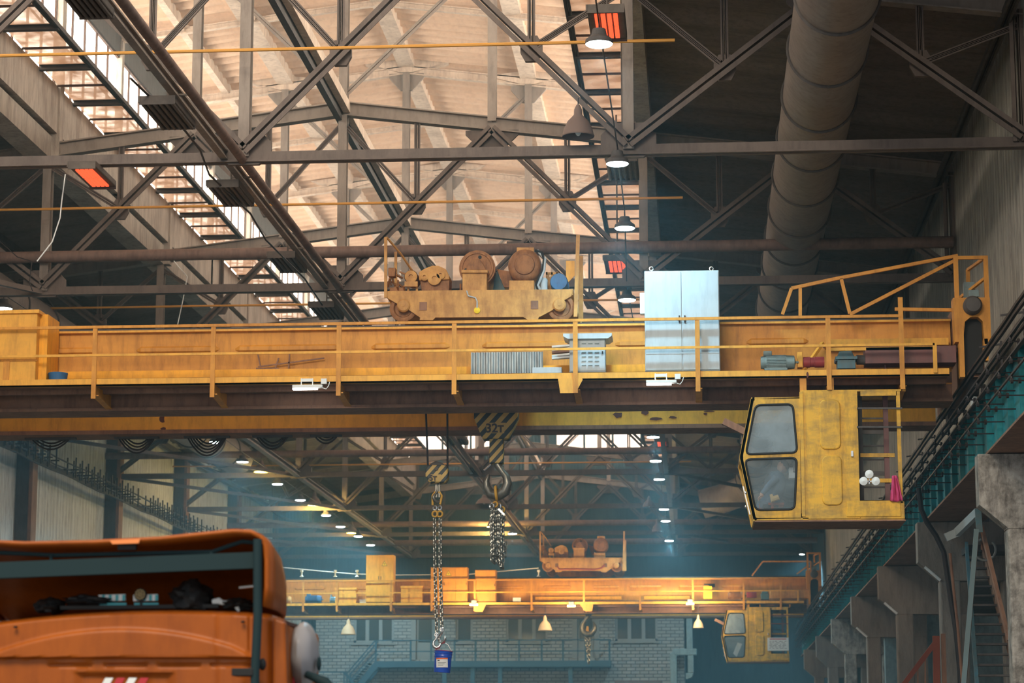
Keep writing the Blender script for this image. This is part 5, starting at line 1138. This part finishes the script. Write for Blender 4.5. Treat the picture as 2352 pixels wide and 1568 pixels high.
# balcony and stairs
DA = DB - 1.3
t = thing('balcony', P(1130, 1522, DA + .6), 'dark blue steel balcony with railings and stairs on the brick building', 'balcony')
b0, b1 = P(860, 1500, DA).x, P(1402, 1500, DA).x; zd = P(1130, 1517, DA).z; zr = P(1130, 1468, DA).z; zb_ = P(1130, 1531, DA).z
MB().box(b0, b1, DA, DB, zb_, zd).build('deck', M_BALC, t)
for xx in (863, 943, 990, 1044, 1092, 1144, 1192, 1244, 1293, 1345, 1400): x = P(xx, 1500, DA).x; MB().box(x - .045, x + .045, DA, DA + .08, zd, zr).build('rail_post', M_BALC, t)
MB().box(b0, b1, DA, DA + .07, zr - .06, zr).build('top_rail', M_BALC, t); MB().box(b0, b1, DA, DA + .06, zd + (zr - zd) * .42, zd + (zr - zd) * .42 + .06).build('mid_rail', M_BALC, t)
MB().box(b1 - .06, b1, DA, DB, zr - .06, zr).build('top_rail', M_BALC, t)
for xx in (1020, 1085, 1148, 1310): x = P(xx, 1550, DA).x; MB().box(x - .1, x + .1, DA + .1, DA + .3, FL, zb_).build('deck_column', M_BALC, t)
q = lambda x, y: tuple(P(x, y, DA))
for d_ in (0, 1.1):
    A = lambda x, y: (P(x, y, DA).x, DA + d_, P(x, y, DA).z)
    MB().bar(A(865, 1525), A(826, 1572), .3, .06, up=(0, 1, 0)).bar(A(800, 1600), A(826, 1570), .3, .06, up=(0, 1, 0)).build('stair_stringer', M_BALC, t)
    MB().bar(A(862, 1470), A(797, 1546), .06, .06).bar(A(862, 1498), A(800, 1566), .05, .05).bar(A(797, 1546), A(797, 1600), .07, .07).build('stair_rail', M_BALC, t)
for k in range(9): x = 862 - k * 5; MB().box(P(x - 5, 0, DA).x, P(x + 1, 0, DA).x, DA, DA + 1.1, P(850, 1524 + k * 5.8, DA).z, P(850, 1522 + k * 5.8, DA).z).build('stair_tread', M_BALC, t)
m = MB()
for y in (1543,): m.bar(q(715, y), q(797, y), .06, .06)
m.bar(q(790, 1543), q(790, 1600), .06, .06).bar(q(720, 1543), q(720, 1600), .06, .06); m.build('landing_rail', M_BALC, t)
MB().bar(q(790, 1543), q(840, 1600), .12, .08, up=(0, 1, 0)).build('lower_stringer', M_BALC, t)
# ventilation duct beside the building
t = thing('ventilation_duct', P(1570, 1530, DB - .6), 'angular pale metal ventilation duct at the right corner of the brick building', 'duct')
m = MB(); m.pbox(1577, 1404, 1590, 1490, DB - .6, .5).pbox(1556, 1489, 1600, 1504, DB - .6, .5); m.build('upper_run', M_MOTOR, t, bevel=.03)
m = MB(); m.pbox(1540, 1500, 1554, 1600, DB - .6, .5); m.add([], []); m.pprism([(1540, 1502), (1546, 1490), (1558, 1489), (1558, 1503), (1554, 1506)], DB - .6, .5); m.pbox(1580, 1504, 1593, 1545, DB - .6, .5); m.pprism([(1575, 1545), (1593, 1545), (1590, 1555), (1578, 1560), (1575, 1558)], DB - .6, .5); m.build('lower_run', M_MOTOR, t, bevel=.03)
# cladding strips left of the building
t = thing('cladding_panel', P(690, 1500, 121), 'grey corrugated partition left of the brick building', 'partition')
m = MB()
for i in range(16): x = P(640 + i * 3.2, 1500, 121).x; m.box(x, x + .05, 120.95, 121.1, FL, 8)
m.pbox(640, 1330, 692, 1760, 121, .2); m.build('corrugated_sheeting', M_WALL, t)
# ================================================================== right side: stairs, rails, hoses
t = thing('steel_staircase', P(2270, 1568, 48), 'dark steel staircase climbing between the two nearest concrete columns', 'staircase')
S0, S1 = (46.3, P(2260, 1640, 46.3).z), (53.0, 4.7)
for xx, m_ in (((5.25, 5.86), M_TEALM), ((6.15, 6.2), M_UND)):
    MB().bar((xx[0], S0[0], S0[1]), (xx[1], S1[0], S1[1]), .07, .26).build('stringer', m_, t)
for k in range(17):
    u = (k + .5) / 17; y = S0[0] + (S1[0] - S0[0]) * u; z = S0[1] + (S1[1] - S0[1]) * u; x = 5.25 + .61 * u
    MB().box(x, 6.2, y - .13, y + .13, z - .02, z + .02).build('tread', M_STEELD, t)
    if k % 1 == 0 and k < 0: pass
MB().bar(P(2247, 1200, 47.5), P(2215, 1590, 46), .05, .06).bar(P(2253, 1205, 47.5), P(2318, 1470, 46.3), .07, .07).build('hand_rail', M_UND, t)
MB().box(P(2215, 0, 50).x, P(2345, 0, 50).x, 53, 54.4, 4.6, 4.75).build('landing', M_STEELD, t)
t = thing('braced_post', P(2210, 1568, 46), 'slim pale teal post leaning from the column head down beside the stairs', 'post')
MB().bar(P(2243, 1215, 46.5), P(2212, 1585, 46), .09, .05, up=(0, 1, 0)).build('post', mat('teal_pale', (.14, .2, .21), .6), t)
t = thing('cable_tray', P(2210, 1205, 48), 'grey-blue curved steel bracket spanning from the second column to the nearest one', 'bracket')
MB().bar(P(2172, 1234, 48), P(2200, 1222, 48), .1, .16).bar(P(2198, 1223, 48), P(2246, 1176, 47), .1, .16).build('bracket_arm', mat('bracket_grey', (.32, .37, .38), .6), t); MB().bar(P(2246, 1168, 46.8), P(2250, 1222, 46.8), .12, .05).build('end_plate', M_TEALM, t)
o = MB().tube([P(x, y, 50) for x, y in ((2110, 1120), (2116, 1170), (2128, 1198), (2150, 1230), (2168, 1268), (2180, 1350), (2196, 1450), (2205, 1540), (2207, 1600))], .055, 8).build('black_hose', M_CABLE); tag(o, 'thick black hose running down the second column beside the stairs', 'hose')
o = MB().tube([P(x, y, 49.6) for x, y in ((2182, 1270), (2190, 1350), (2200, 1440), (2210, 1560), (2210, 1600))], .03, 8).build('thin_pipe', M_UND); tag(o, 'thin brown pipe beside the thick black hose', 'pipe')
t = thing('red_railing', P(2120, 1568, 50), 'dark red stair railing in front of the long column opening', 'railing')
MB().bar(P(2060, 1592, 50), P(2146, 1478, 50), .1, .06, up=(0, 1, 0)).build('hand_rail', M_RBRN, t)
for x in (2108, 2125): MB().bar(P(x, 1532 if x < 2110 else 1508, 50), P(x, 1600, 50), .03, .03).build('baluster', M_UND, t)
MB().bar(P(2150, 1460, 50), P(2152, 1600, 50), .14, .1, up=(0, 1, 0)).build('newel_post', M_RBRN, t); MB().bar(P(2166, 1455, 50), P(2170, 1600, 50), .09, .08, up=(0, 1, 0)).build('newel_post', M_UND, t)
o = MB().ring(P(2262, 1262, 50), (.2, 1, .1), .22, .025, 24, 6, 0, 5.2).build('cable_coil', M_FRAME); tag(o, 'pale coil of cable hung beside the stairs', 'coil')
for i, (x0, y0, x1, y1, D_, m_) in enumerate(((2120, 1405, 2160, 1568, 80, M_MOTOR), (2230, 1412, 2345, 1700, 70, M_MOTOR), (2040, 1465, 2062, 1700, 85, M_MOTOR))):
    o = MB().pbox(x0, y0, x1, y1 + 60, D_, .5).build('side_bay_tank', m_); tag(o, ['grey pillar seen through the long column opening', 'grey tank glimpsed between the stair treads', 'grey pillar seen through the smaller column opening'][i], 'tank')
l = area_light('side_bay_light', (14.5, 70, 3), 30, 4, 120, (.8, .9, 1), (-1, 0, 0))  # plain area light set inside the side bay
# wall window patch on the right wall
m = MB(); w = struct(MB().box(5.89, 5.93, 53.5, 55.3, 8.0, 9.6).box(5.89, 5.93, 50.6, 51.6, 7.3, 8.7).build('window_20', mat('translucent_sheet', (.62, .74, .82), .4)))
# ================================================================== the truck in the foreground
DT = 19.0
TRK = thing('truck_cab', (P(275, 1500, DT).x, DT + 1.2, FL), 'orange lorry cab seen from behind in the lower left foreground', 'truck')
def q2(x, y, d=0): a = P(x, y, DT); return Vector((a.x, DT + d, a.z))
def relief(x, y):
    s = lambda a, b, v: max(0, min(1, (v - a) / (b - a))); sm = lambda u: u * u * (3 - 2 * u); r = 0
    yc = 1437 + ((x - 265) / 300) ** 2 * 55 if x < 520 else 1437 + ((255) / 300) ** 2 * 55 + (x - 520) * .5      # arch swage
    r += .035 * sm(s(yc - 3, yc + 11, y)) * (1 - sm(s(545, 600, x)))
    r -= .05 * sm(s(1505, 1510, y)) * (x < 582); r -= .02 * sm(s(1518, 1522, y)) * (x < 582) * (1 if any(a < x < b for a, b in ((92, 192), (220, 318), (345, 442), (470, 565))) else 0) * (1 - sm(s(1526, 1531, y)))
    if 150 < x < 385 and y > 1540: r -= .04 * min(1, (x - 150) / 18, (385 - x) / 18, (y - 1540) / 10)
    if 478 < x < 552 and y > 1518: r += .012 * min(1, (x - 478) / 6, (552 - x) / 6, (y - 1518) / 5)
    if x > 480: r -= .008 * (abs(x - 484) < 3)
    if x > 556: r -= .02 * (abs(x - 562) < 4)
    return r
def toy(x): return 1394 + ((x - 370) / 420) ** 2 * 30 if x < 370 else 1394 + ((x - 370) / 250) ** 2 * 10 + (max(0, x - 590) / 40) ** 2 * 10
m = MB(); nx_, ny_ = 124, 64; vs = []; x_0, x_1 = -95, 636
for j in range(ny_ + 1):
    for i in range(nx_ + 1):
        x = x_0 + (x_1 - x_0) * i / nx_; yt = toy(x); y = yt + (1640 - yt) * (j / ny_)
        back = .35 * max(0, (x - 596) / 40) ** 2 + .10 * max(0, 1 - (y - yt) / 14) ** 2
        vs.append(q2(x, y, .25 - relief(x, y) + back))
fs = [(j * (nx_ + 1) + i, j * (nx_ + 1) + i + 1, (j + 1) * (nx_ + 1) + i + 1, (j + 1) * (nx_ + 1) + i) for j in range(ny_) for i in range(nx_)]
m.add(vs, fs, True); m.build('cab_back_panel', M_TRUCK, TRK)
a, b = q2(-95, 1640), q2(636, 1420)
MB().prism([(a.x, FL + .9), (b.x, FL + .9), (b.x, b.z), (q2(600, 0).x, q2(600, 1404).z), (q2(370, 0).x, q2(370, 1396).z), (q2(0, 0).x, q2(0, 1420).z), (a.x, q2(0, 1432).z)], DT + .62, DT + 2.2).build('cab_shell', M_TRUCK, TRK, bevel=.05)
MB().pprism([(628, 1418), (655, 1428), (662, 1640), (625, 1640)], DT + .2, .12).build('side_wing', M_TRUCK, TRK, bevel=.02)
MB().box(a.x - .02, b.x + .02, DT + .3, DT + 2.2, FL, FL + 1.0).build('chassis', M_TRKF, TRK)
for k in range(4):
    x = 218 + k * 27; MB().pprism([(x, 1600), (x + 24, 1556), (x + 42, 1556), (x + 18, 1600)], DT + .2, .02).build('marking_stripe', M_WHITE if k % 2 == 0 else M_REDP, TRK)
# hollow roof fairing
prof = [(-100, 1400), (-104, 1300), (-80, 1244), (-20, 1236), (100, 1243), (250, 1241), (400, 1234), (500, 1224), (560, 1218), (600, 1220), (624, 1232), (636, 1252), (640, 1290), (641, 1350), (638, 1396)]
secs = []
cxp, zb_ = q2(270, 0).x, q2(0, 1400).z
for d_, sxx, szz in ((0, 1, 1), (.35, 1, .98), (.75, .99, .88), (1.1, .97, .66), (1.4, .93, .35), (1.55, .9, .06)):
    secs.append([(cxp + (q2(x, 0).x - cxp) * sxx, DT + d_, zb_ + (q2(0, y).z - zb_) * szz) for x, y in prof])
m = MB(); n = len(prof); m.add([v for s_ in secs for v in s_], [(i * n + j, i * n + j + 1, (i + 1) * n + j + 1, (i + 1) * n + j) for i in range(len(secs) - 1) for j in range(n - 1)], True)
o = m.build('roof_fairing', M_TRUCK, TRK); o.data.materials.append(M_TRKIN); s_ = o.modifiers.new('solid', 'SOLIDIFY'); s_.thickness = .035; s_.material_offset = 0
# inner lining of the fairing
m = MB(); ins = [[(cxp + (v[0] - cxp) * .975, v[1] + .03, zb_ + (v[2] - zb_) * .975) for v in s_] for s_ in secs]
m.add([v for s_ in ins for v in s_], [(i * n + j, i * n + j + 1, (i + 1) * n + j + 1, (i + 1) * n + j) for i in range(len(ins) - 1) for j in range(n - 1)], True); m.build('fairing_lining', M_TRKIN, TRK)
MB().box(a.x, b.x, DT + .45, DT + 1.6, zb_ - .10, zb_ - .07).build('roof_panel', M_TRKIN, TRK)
m = MB(); m.bar(q2(-90, 1311, .1), q2(592, 1284, .1), .10, .13); m.build('frame_beam', M_TRKF, TRK)
MB().tube([q2(-90, 1262, .12), q2(120, 1272, .12), q2(480, 1264, .12), q2(520, 1250, .12), q2(550, 1240, .12), q2(590, 1244, .12)], .018, 8).tube([q2(480, 1264, .1), q2(480, 1280, .1)], .015, 6).tube([q2(110, 1270, .1), q2(110, 1290, .1)], .015, 6).build('frame_rod', M_TRKF, TRK)
MB().tube([q2(592, 1238, 0), q2(592, 1420, 0), q2(586, 1540, 0), q2(584, 1640, 0)], .036, 12).build('frame_post', M_TRKF, TRK)
MB().tube([q2(545, 1347, .1), q2(590, 1345, 0)], .01, 6).build('stay_rod', M_CHROME, TRK)
MB().box(q2(565, 0).x, q2(612, 0).x, DT - .04, DT + .18, q2(590, 1552).z, q2(590, 1534).z).blob(q2(598, 1524, .1), .03, .04, .05).build('clamp', M_BLK, TRK, bevel=.01)
MB().pprism([(252, 1241), (322, 1237), (318, 1247), (258, 1249)], DT - .02, .04).build('marker_plate', mat('marker_amber', (.8, .25, .07), .4), TRK)
MB().pbox(270, 1246, 312, 1262, DT + .05, .05).build('marker_bracket', M_BLK, TRK)
for x, y in ((546, 1424), (18, 1436)): MB().blob(q2(x, y, .22), .018, .02, .01).build('grommet', M_BLK, TRK)
# things lying on the cab roof inside the fairing
t = thing('work_lamp', q2(297, 1378, .45), 'round amber dotted work lamp on the truck roof', 'lamp')
MB().lathe(q2(297, 1357, .4), (0, -1, 0), [(0, -.04), (.045, -.03), (.052, 0), (.052, .015), (.046, .02), (0, .02)], 24).build('lamp_body', M_BLK, t)
m = MB(); cc = q2(297, 1357, .375)
for k in range(19):
    rr = 0 if k == 0 else (.018 if k < 7 else .036); an = 0 if k == 0 else (k * 60 if k < 7 else k * 30); m.blob(cc + Vector((rr * math.cos(math.radians(an)), 0, rr * math.sin(math.radians(an)))), .007, .005, .007, n=6, m=4)
m.build('lens_dots', mat('lens_amber', (.6, .45, .2), .3), t); MB().bar(q2(297, 1372, .42), q2(297, 1386, .42), .02, .02).build('lamp_foot', M_BLK, t)
for k, (x0, x1) in enumerate(((226, 288), (306, 362))):
    t = thing('checked_flag', q2((x0 + x1) / 2, 1380, .45), 'strip of cyan and white checked cloth %s the round work lamp' % ('left of', 'right of')[k], 'flag')
    MB().pprism([(x0 + (4 if k == 0 else 0), 1380), (x0, 1366), (x1, 1364), (x1 - (0 if k == 0 else 4), 1379)], DT + .42, .01).build('cloth', M_WHITE, t)
    for i in range(4): xx = x0 + 8 + i * (x1 - x0) / 4; MB().pbox(xx, 1365.5, xx + 7, 1379, DT + .415, .004).build('check', M_CYAN, t)
    MB().pbox(x0 + 2, 1384, x1 + 2, 1393, DT + .42, .01).build('lower_cloth', M_CYAN, t)
for x, y, w_, hh, sd, lb in ((410, 1362, .16, .13, 3, 'glossy black bag lying on the truck roof, right of the flags'), (170, 1372, .2, .05, 5, 'flat black bundle lying on the truck roof, left of the flags'), (520, 1378, .12, .05, 8, 'small black bundle beside the frame post'), (80, 1382, .12, .06, 9, 'black bundle in the dark left part of the truck roof')):
    o = MB().blob(q2(x, y, .5), w_, .2, hh, .5, 22, 14, sd).build('black_bag', M_BLK); tag(o, lb, 'bag')
o = MB().bar(q2(110, 1388, .4), q2(480, 1384, .4), .05, .03).build('roof_bar', M_BLK); tag(o, 'black bar lying along the truck roof under the bags', 'bar')
o = MB().tube([q2(465, 1374, .4), q2(480, 1372, .4), q2(490, 1376, .4), q2(505, 1374, .45), q2(522, 1386, .4), q2(528, 1396, .38)], [.02, .03, .02, .015, .02, .01], 8).build('grey_cloth', M_WHITE); tag(o, 'crumpled pale rag at the right of the truck roof', 'cloth')
# mirror and wind deflector at the cab's right side
t = thing('wing_mirror', q2(670, 1560, .9), 'white mirror housing and dark arm on the right side of the truck cab', 'mirror')
MB().blob(q2(650, 1492, 1.0), .125, .35, .27, .1, 20, 14, 2).build('mirror_cover', mat('mirror_grey', (.34, .31, .30), .3), t)
MB().pprism([(650, 1520), (688, 1528), (684, 1546), (660, 1540)], DT + .9, .2).build('lower_cover', M_WHITE, t, bevel=.02)
MB().tube([q2(668, 1540, .8), q2(690, 1548, .7), q2(715, 1560, .7), q2(735, 1580, .7)], [.03, .035, .05, .04], 12).blob(q2(692, 1513, .9), .02, .04, .06).build('mirror_arm', M_TRKF, t)
MB().pbox(668, 1536, 676, 1600, DT + .8, .1).build('red_lamp', M_REDP, t); MB().pbox(655, 1545, 690, 1640, DT + .95, .2).build('door_edge', M_TRKF, t)
# ================================================================== haze
def haze():
    m = bpy.data.materials.new('dust_haze'); m.use_nodes = True; nt = m.node_tree; nt.nodes.clear()
    out = nt.nodes.new('ShaderNodeOutputMaterial'); v = nt.nodes.new('ShaderNodeVolumeScatter')
    v.inputs['Color'].default_value = (.48, .80, .92, 1); v.inputs['Density'].default_value = HAZE; v.inputs['Anisotropy'].default_value = .25
    nt.links.new(v.outputs[0], out.inputs['Volume'])
    o = MB().box(XL + .05, XR - .02, 34, 125.9, FL + .01, 19.9).build('dust_haze', m); o['kind'] = 'stuff'; o['label'] = 'thin bluish dust haze filling the far part of the hall'; o['category'] = 'haze'
if HAZE > 0: haze()
